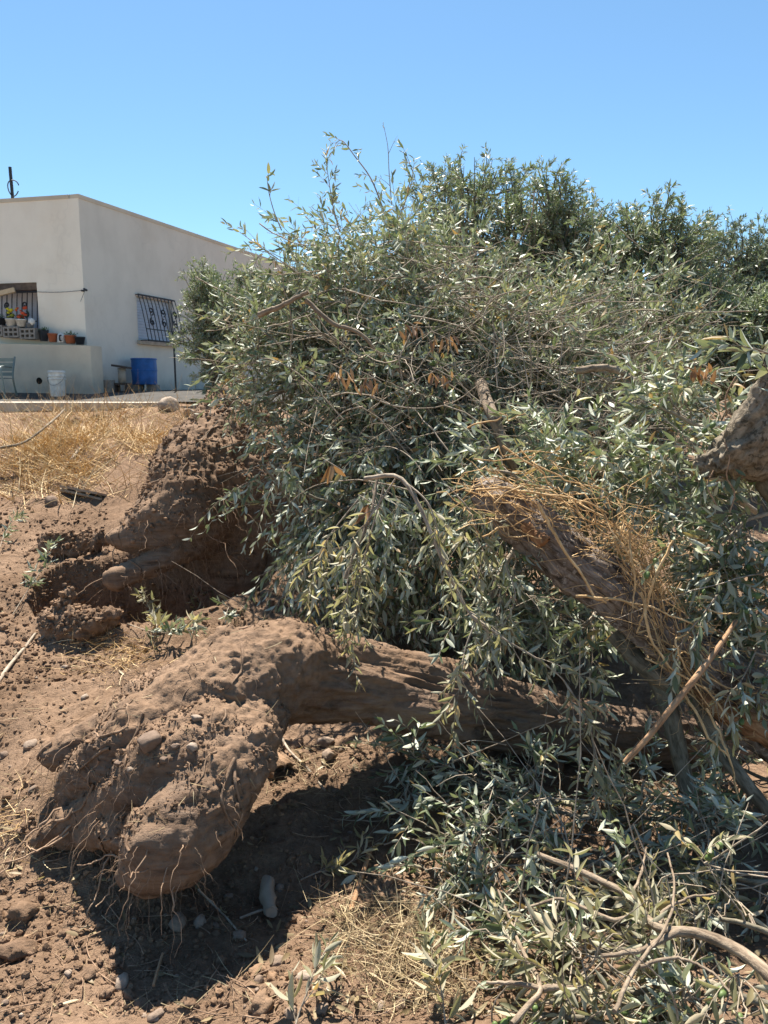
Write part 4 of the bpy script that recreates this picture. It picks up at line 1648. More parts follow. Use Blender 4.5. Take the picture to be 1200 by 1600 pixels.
def surface_roots(parent, V, Nv, mask, n, r, rad=(0.002, 0.006), L=(0.12, 0.4), flow=None, mat='rootlet'):
    kd = KDTree(len(V))
    for i_, p in enumerate(V):
        kd.insert(p, i_)
    kd.balance()
    idx = np.nonzero(mask)[0]
    for q in range(n):
        i_ = int(r.choice(idx))
        d = r.normal(0, 1, 3) + (0 if flow is None else np.asarray(flow) * 1.6)
        pts = []
        step = 0.016
        R0 = r.uniform(*rad)
        for _ in range(int(r.uniform(*L) / step)):
            nv = Nv[i_]
            d = nrm(d - nv * (d @ nv) + r.normal(0, 0.22, 3))
            pts.append(V[i_] + nv * R0 * r.uniform(-0.1, 0.75))
            _, i2, _ = kd.find(V[i_] + d * step)
            if i2 == i_:
                break
            i_ = i2
        if len(pts) < 5:
            continue
        pts = catmull(np.array(pts)[::2] if len(pts) > 8 else np.array(pts), 20)
        b = MB()
        tubes(b, pts, R0 * np.linspace(1.15, 0.35, 20), 6, seed=q)
        b.build('root', MT[mat], parent)


surface_roots(front, FV, FN, (pxs < 400) & (FN[:, 1] < 0.3) & ok, 34, r_, (0.0015, 0.0055), (0.1, 0.38), (-0.6, -0.3, -0.8), 'dusty_root')
# loose soil crumbs lying on it
def crumbs(parent, V, Nv, mask, n, r, size=(0.003, 0.012), name='loose_soil', mat='clod'):
    k = r.choice(np.nonzero(mask)[0], n)
    b = MB()
    T, Fc = ICO[1]
    s = size[0] * (size[1] / size[0]) ** (r.random(n) ** 2.2)
    for q in range(n):
        sc = s[q] * r.uniform(0.7, 1.25, 3)
        b.add(T * sc * r.uniform(0.62, 1.3, (len(T), 1)) + V[k[q]] + Nv[k[q]] * s[q] * 0.3, Fc, tint=np.full(len(T), r.random()))
    b.build(name, MT[mat], parent, kind='stuff', smooth=False)


crumbs(front, FV, FN, (FN[:, 2] > 0.3) & (pxs < 470) & (on_lobe < 0.75) & (fbm(FV * 5, 2, 66) > 0.05), 2000, r_, (0.0016, 0.008))
# exposed pieces of straw and leaf on top of the stump
k = r_.choice(np.nonzero((FN[:, 2] > 0.45) & (pxs < 480))[0], 130)
b = MB()
blades(b, FV[k] + FN[k] * 0.006, np.cross(FN[k], r_.normal(0, 1, (130, 3))), r_.uniform(0.02, 0.09, 130), r_.uniform(0.0015, 0.003, 130), r_, 0.2)
b.build('chaff', MT['straw'], front, kind='stuff')

# ================================================================== THE REAR ROOT BALL
rear = thing('uprooted_olive_tree', 'uprooted olive root ball heaped with soil beside the pit, its crown in the brush heap', 'uprooted tree', P(320, 850, 4.7))
items = [
    [(352, 640, 5.4, 32), (332, 700, 5.12, 58), (312, 752, 4.88, 80), (290, 800, 4.66, 72), (240, 826, 4.5, 44), (204, 838, 4.42, 24), (174, 842, 4.37, 9)],
    [(380, 690, 5.4, 66), (390, 770, 5.1, 84), (380, 850, 5.0, 80), (370, 920, 4.95, 70)],
    [(380, 616, 5.5, 24), (338, 655, 5.38, 28), (298, 700, 5.15, 26), (262, 748, 4.95, 20)],
    [(320, 830, 4.7, 40), (285, 856, 4.48, 25), (252, 876, 4.38, 20), (215, 890, 4.32, 18), (178, 904, 4.27, 19)],
    [(400, 760, 5.1, 60), (520, 720, 5.4, 50), (700, 680, 5.6, 45)],
    [(352, 705, 5.05, 46), (342, 740, 4.9, 34)],
]
me = blob(items, 0.0145, 5)
V = co_of(me)
Nv = no_of(me)
ok, zz = in_frame(V)
px_r = 600 + F * V[:, 0] / zz
ridge = np.clip((V[:, 2] - P(330, 700, 4.9)[2]) / 0.35, 0, 1)
lump = fbm(V * 8, 4, 181, 0.6)
disp = 0.020 * lump + 0.012 * np.abs(fbm(V * 18, 4, 185, 0.6)) + ridge * 0.026 * fbm(V * 16, 4, 189)
pr_root = P(225, 886, 4.3)
smooth_root = bell(V[:, 0] - pr_root[0], V[:, 2] - pr_root[2], 0, 0, 0.26, 0.12)
tipc = P(195, 835, 4.45)
smooth_root = np.maximum(smooth_root, 0.7 * bell(V[:, 0] - tipc[0], V[:, 2] - tipc[2], 0, 0, 0.12, 0.06))
disp *= 1 - 0.8 * smooth_root
disp = disp + smooth_root * 0.009 * fbm(np.stack((V[:, 0] * 6 + V[:, 2] * 6, V[:, 1] * 30, V[:, 2] * 30), -1), 3, 197)
V = V + Nv * disp[:, None]
upn = sstep(-0.1, 0.6, Nv[:, 2] + 0.4 * fbm(V * 6, 3, 191))
dirt = np.clip(0.42 + 0.5 * upn + 0.4 * fbm(V * 7, 3, 195) - 0.3 * smooth_root, 0.1, 0.95)
set_co(me, V, dirt)
me.materials.append(MT['stump'])
link('root_ball', me, rear)
RV, RN = V, no_of(me)
low = (RN[:, 1] < 0.1) & (px_r < 420) & (RN[:, 2] < 0.35) & ok
root_hairs(rear, RV, RN, low, 60, 420, r_, (0.08, 0.42), rad=(0.0010, 0.0028))
up_ = (RN[:, 1] < 0.2) & (px_r < 420) & (RN[:, 2] >= 0.2) & ok
root_hairs(rear, RV, RN, up_, 0, 320, r_, (0.03, 0.14), rad=(0.001, 0.002), grav=0.3)
surface_roots(rear, RV, RN, (px_r < 400) & (RN[:, 1] < 0.3) & ok, 30, r_, (0.002, 0.008), (0.15, 0.6), (-0.5, -0.4, -0.9), 'dusty_root')
crumbs(rear, RV, RN, (RN[:, 2] > 0.15) & (px_r < 430) & (smooth_root < 0.4), 1900, r_, (0.004, 0.018))

# ================================================================== THE LOG WITH TORN ROOTS
log = thing('log', 'dark barked log under a mat of torn orange root fibres', 'log', P(1000, 960, 2.62))
lp = catmull([P(745, 765, 2.72), P(790, 795, 2.66), P(850, 845, 2.60), P(930, 905, 2.56), P(1020, 975, 2.52), P(1110, 1055, 2.48), P(1215, 1140, 2.44), P(1330, 1230, 2.4)], 150)
s = M_PER_PX(950, 2.55)
lr = np.interp(np.linspace(0, 1, 150), [0, 0.06, 0.2, 0.45, 0.7, 1.0], [22, 30, 38, 42, 45, 48]) * s
b = MB()
tubes(b, lp, lr, 72, cap=True)
me = b.mesh('bark', MT['log_bark'])
V = co_of(me)
me.update()
Nv = no_of(me)
axl = nrm(lp[-1] - lp[0])
q = V - np.outer(V @ axl * 0.85, axl)
V = V + Nv * (0.020 * fbm(q * 14, 4, 211, 0.6) + 0.014 * fbm(V * 6, 3, 215) + 0.009 * (1 - 2 * np.abs(fbm(q * 36, 3, 217))) + 0.004 * fbm(V * 60, 2, 219))[:, None]
set_co(me, V)
link('bark', me, log)
LV, LN = V, no_of(me)
# exposed orange wood at the torn edge
for pts, rr in (([(1085, 1070, 2.45), (1130, 1110, 2.40), (1170, 1130, 2.38), (1215, 1160, 2.36)], (12, 18, 20, 18)),
                ([(850, 850, 2.50), (838, 835, 2.52), (820, 820, 2.55)], (13, 12, 8))):
    path = catmull([P(*p) for p in pts], 16)
    rad = np.interp(np.linspace(0, 1, 16), np.linspace(0, 1, len(rr)), rr) * M_PER_PX(1000, 2.4)
    b = MB()
    tubes(b, path, rad, 14, cap=True)
    me = b.mesh('torn_wood', MT['raw_wood'])
    V = co_of(me)
    V = V + no_of(me) * (0.009 * fbm(V * 30, 4, 221, 0.7))[:, None]
    set_co(me, V)
    link('torn_wood', me, log)
# the mat of fibres
rr_ = np.random.default_rng(31)
nf = 460
ctrl = np.array([(700, 770), (760, 770), (830, 780), (900, 800), (960, 830), (1000, 880), (1030, 960), (1070, 1030), (1130, 1080), (1210, 1130)], float)


def fibre(n, r, t0, t1, len_t, spread_px, lift, rad):
    out, rads = [], []
    for _ in range(n):
        a = r.uniform(t0, t1)
        e = min(a + r.uniform(*len_t), len(ctrl) - 1)
        tt = np.linspace(a, e, 10)
        cx = np.interp(tt, range(len(ctrl)), ctrl[:, 0])
        cy = np.interp(tt, range(len(ctrl)), ctrl[:, 1])
        off = r.normal(0, spread_px, 2)
        cv = r.normal(0, spread_px * 0.7, 2)
        w = np.linspace(-1, 1, 10)
        cx = cx + off[0] * 0.4 + cv[0] * w * w
        cy = cy + off[1] + cv[1] * w
        Y = 2.43 + np.interp(tt, [0, 5, 9], [0.16, 0.04, -0.02]) + r.uniform(-lift, lift * 0.6)
        p = np.array([P(x_, y_, Y_ + 0.02 * math.sin(3 * w_2 + off[0])) for x_, y_, w_2, Y_ in zip(cx, cy, w, Y)])
        p[1:] += np.cumsum(r.normal(0, 0.0115, (9, 3)), axis=0)
        out.append(p)
        rads.append(r.uniform(*rad) * np.linspace(1.1, 0.5, 10))
    return np.array(out), np.array(rads)


big, br = fibre(60, rr_, 0.0, 7.0, (0.8, 3.0), 28, 0.10, (0.0014, 0.0036))
for j in range(60):
    b = MB()
    tubes(b, big[j], br[j], 5, seed=j)
    b.build('root_fibre', MT['fibre'], log)
b = MB()
sm, srr = fibre(190, rr_, 0.2, 7.6, (0.3, 1.8), 32, 0.11, (0.0008, 0.0019))
tubes(b, sm, srr, 3)
sm, srr = fibre(150, rr_, 3.5, 8.6, (0.2, 1.1), 42, 0.08, (0.0006, 0.0015))
tubes(b, sm, srr, 3)
b.build('fine_fibres', MT['fibre'], log, kind='stuff')
# longer single roots sprung across it
for pts, rp in (([(840, 790, 2.36), (880, 860, 2.36), (925, 930, 2.36), (945, 945, 2.36)], 4.2), ([(1050, 845, 2.36), (1020, 900, 2.34), (1000, 970, 2.34), (990, 1000, 2.34)], 3.4),
                ([(900, 932, 2.34), (980, 945, 2.33), (1060, 975, 2.32), (1110, 1000, 2.32)], 3.2), ([(985, 830, 2.36), (995, 890, 2.33), (993, 950, 2.32)], 3.0),
                ([(1000, 925, 2.33), (1010, 990, 2.31), (1045, 1040, 2.3), (1090, 1070, 2.3), (1130, 1120, 2.28)], 3.6), ([(745, 765, 2.5), (820, 765, 2.46), (900, 775, 2.44), (960, 800, 2.42)], 3.4),
                ([(1075, 990, 2.3), (1050, 1010, 2.28), (1070, 1060, 2.27), (1110, 1110, 2.26)], 2.6), ([(1070, 1080, 2.28), (1110, 1150, 2.22), (1140, 1190, 2.2), (1155, 1240, 2.2)], 3.4),
                ([(1100, 1110, 2.26), (1130, 1170, 2.2), (1150, 1195, 2.18)], 3.0), ([(1090, 940, 2.38), (1120, 960, 2.36), (1180, 950, 2.36)], 2.6)):
    b = MB()
    tubes(b, catmull([P(*p) for p in pts], 18) + np.cumsum(rr_.normal(0, 0.003, (18, 3)), axis=0), np.linspace(1.1, 0.6, 18) * rp * 0.00125, 6)
    b.build('long_root', MT['fibre'], log)

# the stick leaning in front
b = MB()
sp = catmull([P(975, 1192, 2.12), P(1010, 1155, 2.14), P(1050, 1105, 2.17), P(1090, 1055, 2.21), P(1122, 1012, 2.26), P(1150, 970, 2.34)], 24)
tubes(b, sp, np.interp(np.linspace(0, 1, 24), [0, 0.05, 0.6, 1], [3.8, 4.4, 5.0, 3.2]) * M_PER_PX(1100, 2.2), 10, cap=True)
tag(b.build('stick', MT['stick']), 'bare reddish brown stick leaning out from the fibrous log', 'stick')

# ================================================================== THE CUT LIMB AT THE RIGHT EDGE
limb = thing('cut_limb', 'thick grey barked olive limb with a crook jutting in from the right edge', 'limb', P(1170, 700, 2.55))
items = [
    [(1106, 745, 2.62, 13), (1118, 728, 2.60, 24), (1148, 708, 2.57, 36), (1180, 692, 2.55, 40), (1215, 655, 2.52, 44), (1250, 595, 2.48, 46), (1310, 500, 2.45, 46)],
    [(1158, 686, 2.55, 26), (1178, 650, 2.52, 22), (1206, 608, 2.5, 20), (1240, 560, 2.48, 18)],
    [(1180, 715, 2.56, 34), (1240, 705, 2.58, 40), (1330, 705, 2.6, 44), (1450, 770, 2.75, 48), (1600, 930, 2.95, 52), (1740, 1210, 3.1, 55)],
]
me = blob(items, 0.008, 5)
V = co_of(me)
Nv = no_of(me)
axr = nrm(P(1255, 600, 2.48) - P(1122, 724, 2.60))
q = V - np.outer(V @ axr * 0.7, axr)
endp = P(1108, 742, 2.62)
near_end = np.exp(-(np.linalg.norm(V - endp, axis=1) / 0.10) ** 2)
V = V + Nv * (0.016 * fbm(q * 12, 4, 311) + 0.010 * (1 - 2 * np.abs(fbm(q * 22, 3, 315))) + 0.004 * fbm(V * 60, 3, 313) + near_end * 0.03 * fbm(V * 28, 3, 317, 0.7))[:, None]
set_co(me, V)
at = me.attributes.new('buv', 'FLOAT_VECTOR', 'POINT')
at.data.foreach_set('vector', np.stack((V @ axr, V @ perp(axr[None])[0][0], V @ perp(axr[None])[1][0]), -1).astype(np.float32).ravel())
me.materials.append(MT['grey_bark'])
link('limb_wood', me, limb)
b = MB()
tubes(b, catmull([P(1175, 720, 2.58), P(1187, 748, 2.6), P(1205, 775, 2.62), P(1240, 800, 2.65)], 12), np.linspace(14, 10, 12) * M_PER_PX(740, 2.6), 10)
b.build('side_limb', MT['dark_branch'], limb)
for pts in ([(1132, 690, 2.5), (1140, 715, 2.49), (1135, 745, 2.5), (1148, 770, 2.5), (1140, 800, 2.5)], [(1115, 735, 2.54), (1105, 760, 2.52), (1120, 790, 2.5)], [(1136, 650, 2.52), (1134, 620, 2.5), (1150, 588, 2.48)]):
    b = MB()
    tubes(b, catmull([P(*p) for p in pts], 12), 0.0026, 5)
    b.build('root_strand', MT['rootlet'], limb)

# ================================================================== STANDING OLIVE TREES BEHIND
def olive_tree(label, base, lobes, seed, nleaf=9000, leaf=(0.05, 0.075), trunk_r=0.14, mat='dark_tree_leaf', group='olive trees standing behind the heap'):
    """lobes: (px, py, Y, radius px); trunk, a limb to every lobe, shoots all through the lobes"""
    r = np.random.default_rng(seed)
    base = np.asarray(base, float)
    root = thing('olive_tree', label, 'tree', base, group)
    cen = np.array([P(a, b, c) for a, b, c, d in lobes])
    rad = np.array([1.13 * d * M_PER_PX(b, c) for a, b, c, d in lobes])
    crown_c = cen.mean(0)
    fork = base + (crown_c - base) * 0.38
    fork[2] = base[2] + (cen[:, 2].min() - base[2]) * 0.55
    b = MB()
    path = catmull([base - UP * 0.1, base + (fork - base) * 0.5 + r.normal(0, 0.05, 3), fork], 12)
    tubes(b, path, np.linspace(trunk_r * 1.2, trunk_r * 0.85, 12), 12)
    b.build('trunk', MT['grey_bark'], root)
    lv, tw, sd = Leaves(), MB(), MB()
    vol = rad ** 2
    for k in range(len(lobes)):
        b = MB()
        lp_ = catmull([fork, fork * 0.45 + cen[k] * 0.55 + r.normal(0, 0.12, 3), cen[k]], 14)
        tubes(b, lp_, np.linspace(trunk_r * 0.5, trunk_r * 0.05, 14), 7)
        b.build('limb', MT['grey_bark'], root)
        n = max(16, int(nleaf * 2.7 / 13 * vol[k] / vol.sum()))
        nb = max(8, n // 6)
        # branches from the lobe's middle to near its skin
        dv = nrm(r.normal(0, 1, (nb, 3)) + np.array([0, 0, 0.35]))
        rr2 = rad[k] * r.uniform(0.6, 0.92, nb) ** 0.6 * (1 + 0.2 * vnoise(dv * 2.2 + k * 5.1, seed))
        t = np.linspace(0, 1, 8)
        st = lp_[r.integers(7, 14, nb)]
        en = cen[k] + dv * rr2[:, None]
        mid_ = (st + en) / 2 + r.normal(0, rad[k] * 0.15, (nb, 3))
        BP = st[:, None] * ((1 - t) ** 2)[None, :, None] + 2 * mid_[:, None] * (t * (1 - t))[None, :, None] + en[:, None] * (t * t)[None, :, None]
        tubes(sd, BP, 0.010 * (1.1 - 0.85 * t)[None], 4)
        # shoots along the outer half of the branches
        ib = r.integers(0, nb, n)
        jb = r.integers(3, 8, n)
        p = BP[ib, jb]
        out = nrm(p - cen[k])
        d = nrm(out * 0.8 + np.array([0, 0, 0.25]) + r.normal(0, 0.6, (n, 3)))
        shoots(tw, lv, p, d, r.uniform(0.07, 0.17, n), r, 7, (0.042, 0.064), wide=0.28, droop=0.12, hang=0.05, keep=0.92, m=4, rad=0.0025, flip=0.45)
    sd.build('branches', MT['dark_branch'], root, kind='stuff')
    tw.build('twigs', MT['twig'], root, kind='stuff')
    b = MB()
    leaves_mesh(b, *lv.get(), 0)
    b.build('foliage', MT[mat], root, kind='stuff')
    return root


def gbase(px, Y):
    x = P(px, 700, Y)[0]
    return np.array([x, Y, float(H(x, Y))])


olive_tree('tallest olive tree standing behind the top of the brush heap', gbase(745, 7.8), [(745, 300, 7.6, 62), (690, 300, 7.8, 46), (790, 300, 7.6, 46), (730, 380, 7.4, 85), (660, 400, 7.8, 60), (830, 390, 7.4, 75), (760, 480, 7.4, 110), (640, 480, 7.9, 80)], 401, 12000)
olive_tree('bushy olive tree with a rounded top right of the tallest tree', gbase(870, 7.2), [(858, 318, 7.0, 48), (890, 335, 7.0, 36), (830, 350, 7.0, 50), (870, 400, 6.9, 70), (850, 480, 6.9, 90), (930, 470, 6.9, 70), (900, 560, 6.8, 95)], 402, 11000)
olive_tree('dark dense olive tree with a squared top behind the right of the heap', gbase(1030, 7.0), [(1028, 345, 6.8, 42), (990, 362, 6.9, 42), (1064, 366, 6.8, 38), (958, 388, 7.0, 44), (1030, 430, 6.7, 70), (990, 500, 6.6, 80), (1070, 520, 6.6, 75), (1010, 590, 6.6, 80), (1090, 610, 6.7, 55)], 403, 13000)
olive_tree('thin sparse olive sapling between the dark tree and the pale tree', gbase(1085, 8.2), [(1100, 372, 8.2, 28), (1105, 415, 8.2, 36), (935, 338, 8.2, 26), (945, 380, 8.2, 36), (912, 372, 8.2, 30), (1100, 480, 8.2, 60)], 404, 3500, trunk_r=0.08, mat='tree_leaf')
olive_tree('pale olive tree standing farthest to the right', gbase(1160, 9.0), [(1150, 378, 8.8, 42), (1195, 384, 8.8, 42), (1115, 405, 8.8, 34), (1165, 450, 8.6, 70), (1230, 440, 8.6, 70), (1150, 530, 8.4, 80), (1230, 540, 8.4, 90), (1170, 600, 8.2, 60)], 405, 12000, mat='tree_leaf')
olive_tree('low olive thicket under the pale tree at the right edge', gbase(1200, 6.4), [(1180, 520, 6.3, 50), (1230, 500, 6.3, 60), (1130, 560, 6.4, 45), (1200, 580, 6.2, 40), (1100, 500, 6.6, 55)], 406, 6000, trunk_r=0.07)
olive_tree('small round olive tree growing close to the side wall of the house', gbase(335, 10.6), [(315, 440, 10.4, 30), (352, 452, 10.6, 34), (392, 448, 10.8, 32), (410, 470, 10.8, 40), (310, 480, 10.3, 28), (340, 490, 10.3, 45), (300, 535, 10.2, 30), (325, 560, 10.1, 34), (390, 520, 10.5, 60), (340, 595, 10.1, 24)], 407, 11000, trunk_r=0.1)

# ================================================================== THE HEAP OF FELLED CROWNS
HEAP_C = (770, 640)
Ymap_y = np.array([240, 300, 430, 520, 610, 700, 790, 880, 960, 1040])
Ymap_Y = np.array([4.9, 4.7, 4.3, 4.05, 3.8, 3.55, 3.35, 3.2, 3.12, 3.05])


def heapY(px, py):
    return np.interp(py, Ymap_y, Ymap_Y) + 0.22 * np.abs((px - 740) / 400.0) ** 2


HG = 'leafy boughs of the brush heap'
tips = [
    (470, 318, 'upright leafy bough at the upper left shoulder of the heap'), (560, 300, 'bough reaching up against the sky left of the tallest tree'), (640, 330, 'bough at the very top of the heap in front of the tallest tree'),
    (425, 395, 'leafy bough on the left shoulder of the heap above the house tree'), (500, 390, None), (590, 385, None), (680, 385, None), (780, 400, None), (860, 420, None),
    (380, 470, None), (460, 465, None), (540, 470, None), (630, 465, None), (720, 470, None), (810, 480, None), (900, 480, None),
    (350, 545, 'leafy bough sticking out left of the heap in front of the house tree'), (410, 545, None), (490, 550, None), (580, 550, None), (670, 555, None), (760, 555, None), (850, 560, None), (940, 560, None), (1020, 570, None),
    (375, 615, 'leafy bough lying over the top of the rear root ball'), (450, 625, None), (530, 635, None), (620, 640, None), (710, 640, None), (800, 640, None), (890, 640, None), (980, 640, None), (1060, 640, None),
    (440, 700, None), (510, 715, None), (590, 715, None), (680, 715, None), (770, 710, None), (860, 715, None), (950, 710, None), (1030, 710, None),
    (450, 790, 'leafy bough hanging down beside the rear root ball'), (520, 800, None), (590, 790, None), (690, 800, None), (470, 870, 'leafy bough trailing low between the root ball and the front trunk'), (550, 880, None), (640, 880, None), (720, 880, None), (790, 900, None), (915, 395, 'leafy bough high on the right flank of the heap before the second tree'), (975, 425, 'leafy bough right of the heap top before the dark squared tree'), (1045, 470, 'leafy bough at the far right end of the heap top'), (1085, 530, 'leafy bough low on the right end of the heap below the pale tree'),
]
BANDS = ((430, 'just under the skyline'), (500, 'level with the house roof end'), (590, 'level with the barred side window'), (650, 'level with the blue barrel'), (740, 'level with the dry grass bank'), (840, 'level with the fibre mat'), (920, 'just behind the hanging branch'), (2000, 'resting on the front trunk'))
ORD = ('first', 'second', 'third', 'fourth', 'fifth', 'sixth', 'seventh', 'eighth', 'ninth')


def band_of(py):
    return [n_ for lim, n_ in BANDS if py < lim][0]


def heap_label(px, py):
    row = sorted(t_[0] for t_ in tips if t_[2] is None and band_of(t_[1]) == band_of(py))
    return 'heap bough %s from the left of those %s' % (ORD[row.index(px)], band_of(py))


for k, (px, py, lab) in enumerate(tips):
    r = np.random.default_rng(500 + k)
    px0, py0 = px, py
    py = py + (78 if py < 345 else 58 if py < 425 else 30 if py < 500 else 0)
    px = px + (28 if px < 480 and py < 640 else 0)
    Y = heapY(px, py) + (0.25 if px > 905 and py < 560 else 0)
    tip = P(px, py, Y)
    out = np.array([px - HEAP_C[0], py - HEAP_C[1]], float)
    out /= np.linalg.norm(out) + 40
    back_ = P(px - out[0] * r.uniform(150, 260) + r.normal(0, 50), py - out[1] * r.uniform(110, 200) + r.normal(0, 40), Y + r.uniform(0.45, 0.9))
    back_[2] = max(back_[2], float(H(back_[0], back_[1])) + 0.15)
    mid_ = (tip + back_) / 2 + r.normal(0, 0.10, 3) + np.array([0, 0, 0.06])
    topmost = py0 < 340
    olive_bough('olive_bough', lab or heap_label(px0, py0), [back_, mid_, tip], 0.022, 0.006, 900 + k, HG, nobj=46, lod=1,
                nside=10, side=(0.28, 0.58), per=5, shoot=(0.14, 0.30), pairs=7, leaf=(0.046, 0.072), droop=0.12 + 0.25 * (py > 680), hang=0.12 + 0.5 * (py > 740),
                up=0.35 if topmost else (0.12 if py < 680 else -0.15), keep=0.86, bare_twigs=0 if py < 440 else (26 if py < 700 else 8), fruit=(3 if k % 4 == 0 else 0))

# the inner tangle that nobody could count
r = np.random.default_rng(77)
lv, tw, sd = Leaves(), MB(), MB()
n = 1700
px = r.uniform(330, 1120, n * 3)
py = r.uniform(330, 980, n * 3)
outline = [(420, 420), (520, 340), (640, 330), (760, 360), (880, 420), (1000, 500), (1100, 600), (1120, 760), (1000, 800), (940, 980), (560, 990), (480, 900), (450, 740), (360, 600), (360, 520)]
kk = poly_px(px, py, outline)
px, py = px[kk][:n], py[kk][:n]
Yd = heapY(px, py) + 0.12 + 0.75 * r.random(len(px)) ** 1.2
p0 = P(px, py, Yd)
p0 = p0[p0[:, 2] > H(p0[:, 0], p0[:, 1]) + 0.03]
shoots(tw, lv, p0, r.normal(0, 1, p0.shape) + np.array([0, -0.3, 0]), r.uniform(0.15, 0.32, len(p0)), r, 7, (0.042, 0.066), droop=0.2, hang=0.2, keep=0.85)
# bare inner branches
nb = 420
deep = p0[p0[:, 2] < 1.55 + 0.1 * p0[:, 1]]
st = deep[r.integers(0, len(deep), nb)]
dd = nrm(r.normal(0, 1, (nb, 3)) * np.array([1, 0.7, 0.6]))
t = np.linspace(0, 1, 10)
cv = r.normal(0, 0.35, (nb, 3))
Lb = r.uniform(0.3, 0.8, nb)
BP = st[:, None] + Lb[:, None, None] * (dd[:, None] * (t - 0.5)[None, :, None] + cv[:, None] * ((t - 0.5) ** 2)[None, :, None]) + r.normal(0, 0.006, (nb, 10, 3))
tubes(sd, BP, (r.uniform(0.002, 0.007, nb))[:, None] * (1.1 - 0.7 * t)[None], 5)
heap = thing('brush_heap', 'dense tangled inside of the big heap of felled olive crowns', 'brush heap', (0.7, 4.5, float(H(0.7, 4.5))))
heap['kind'] = 'stuff'
sd.build('bare_branches', MT['dark_branch'], heap, kind='stuff')
tw.build('twigs', MT['twig'], heap, kind='stuff')
b = MB()
leaves_mesh(b, *lv.get(), 1)
b.build('leaves', MT['leaf'], heap, kind='stuff')

# grey bare twigs woven over the middle right of the heap
r = np.random.default_rng(83)
nt_ = 350
px = np.concatenate((r.normal(930, 95, 170), r.normal(760, 150, 110), r.normal(600, 130, 70))).clip(400, 1110)
py = np.concatenate((r.normal(590, 65, 170), r.normal(530, 80, 110), r.normal(530, 90, 70))).clip(380, 760)
c = P(px, py, heapY(px, py) - r.uniform(0.08, 0.42, nt_))
dd = nrm(np.stack((r.normal(0, 1, nt_), r.normal(0, 0.25, nt_), r.normal(0, 0.55, nt_)), -1))
cv = np.stack((r.normal(0, 0.5, nt_), r.normal(0, 0.3, nt_), r.normal(-0.1, 0.6, nt_)), -1)
Lb = r.uniform(0.15, 0.6, nt_)
t = np.linspace(-0.5, 0.5, 12)
WP = c[:, None] + Lb[:, None, None] * (dd[:, None] * t[None, :, None] + cv[:, None] * (t ** 2)[None, :, None])
WP[:, 1:] += np.cumsum(r.normal(0, 0.0025, (nt_, 11, 3)), axis=1)
rad_ = r.uniform(0.0014, 0.0036, nt_)[:, None] * np.linspace(1.1, 0.5, 12)[None]
tg = thing('bare_twigs', 'bare grey curling twigs woven over the middle right of the heap', 'twigs', c.mean(0))
for j in range(180):
    b = MB()
    tubes(b, WP[j], rad_[j], 5, seed=j)
    b.build('twig', MT['twig'], tg)
b = MB()
tubes(b, WP[180:], rad_[180:], 4)
b.build('fine_twigs', MT['twig'], tg, kind='stuff')
# a few thicker bare limbs showing in the heap
for pts, r0, lab in (([(405, 492, 4.05), (440, 478, 3.98), (482, 455, 3.95)], 4, 'short pale broken limb at the left of the heap'),
                     ([(478, 468, 4.0), (520, 505, 3.96), (560, 520, 3.96), (600, 560, 3.98), (650, 600, 4.05)], 3.2, 'long grey limb curving down through the upper left of the heap'),
                     ([(750, 600, 3.95), (768, 645, 3.66), (780, 675, 3.62), (792, 705, 3.6), (815, 760, 3.75)], 8, 'pale stub of a limb in the middle of the heap'),
                     ([(900, 580, 3.72), (950, 575, 3.7), (985, 590, 3.68), (1000, 612, 3.66)], 5, 'pale bent limb in the twigs at the right of the heap'),
                     ([(540, 905, 3.1), (560, 850, 3.15), (580, 800, 3.2), (590, 740, 3.3)], 3, 'thin upright limb in the lower left of the heap')):
    pp = catmull([P(a_, b_, c_ - 0.26) for a_, b_, c_ in pts], 20) + r.normal(0, 0.0014, (20, 3))
    b = MB()
    tubes(b, pp, np.linspace(1.15, 0.7, 20) * r0 * M_PER_PX(pts[0][1], pts[0][2]), 9, cap=True)
    tag(b.build('bare_limb', MT['fork_bark']), lab, 'limb', 'bare limbs showing in the heap')

# single shoots that stand out against the sky
def sprig(name, label, pts, mat, seed, n_side=6, leafn=6, leaf=(0.045, 0.07), r0=0.004, hang=0.2, nobj=200, side_len=(0.08, 0.2), group=None, keep=0.9, spread=0.75, fruit=0, wide=0.24, tip_from=0.2, end=True):
    r = np.random.default_rng(seed)
    pw = catmull([P(*p) for p in pts], 22)
    root = thing(name, label, 'branch', pw[0], group)
    b = MB()
    tubes(b, pw, np.linspace(r0, r0 * 0.4, 22), 7, seed=seed, cap=True)
    b.build('stem', MT['twig'], root)
    tw, lv = MB(), Leaves()
    if n_side:
        k = np.linspace(tip_from * 21, 20, n_side).astype(int)
        T = nrm(pw[k + 1] - pw[k])
        U, W = perp(T)
        a = (np.arange(n_side) * 2.4 + r.uniform(0, 6))[:, None]
        d = T * 0.9 + (U * np.cos(a) + W * np.sin(a)) * 0.75
        shoots(tw, lv, pw[k], d, r.uniform(*side_len, n_side), r, leafn, leaf, droop=0.2 + hang * 0.3, hang=hang, keep=keep, spread=spread, wide=wide)
    if end:
        shoots(tw, lv, pw[-1:], pw[-1:] - pw[-3:-2], [side_len[1]], r, leafn + 1, leaf, droop=0.15, hang=hang, keep=keep, spread=spread * 0.8, wide=wide)
    tw.build('twigs', MT['twig'], root, kind='stuff')
    B, D = put_leaves(root, lv, mat, nobj, 2)
    if fruit:
        olives(root, B, r, fruit)
    return root


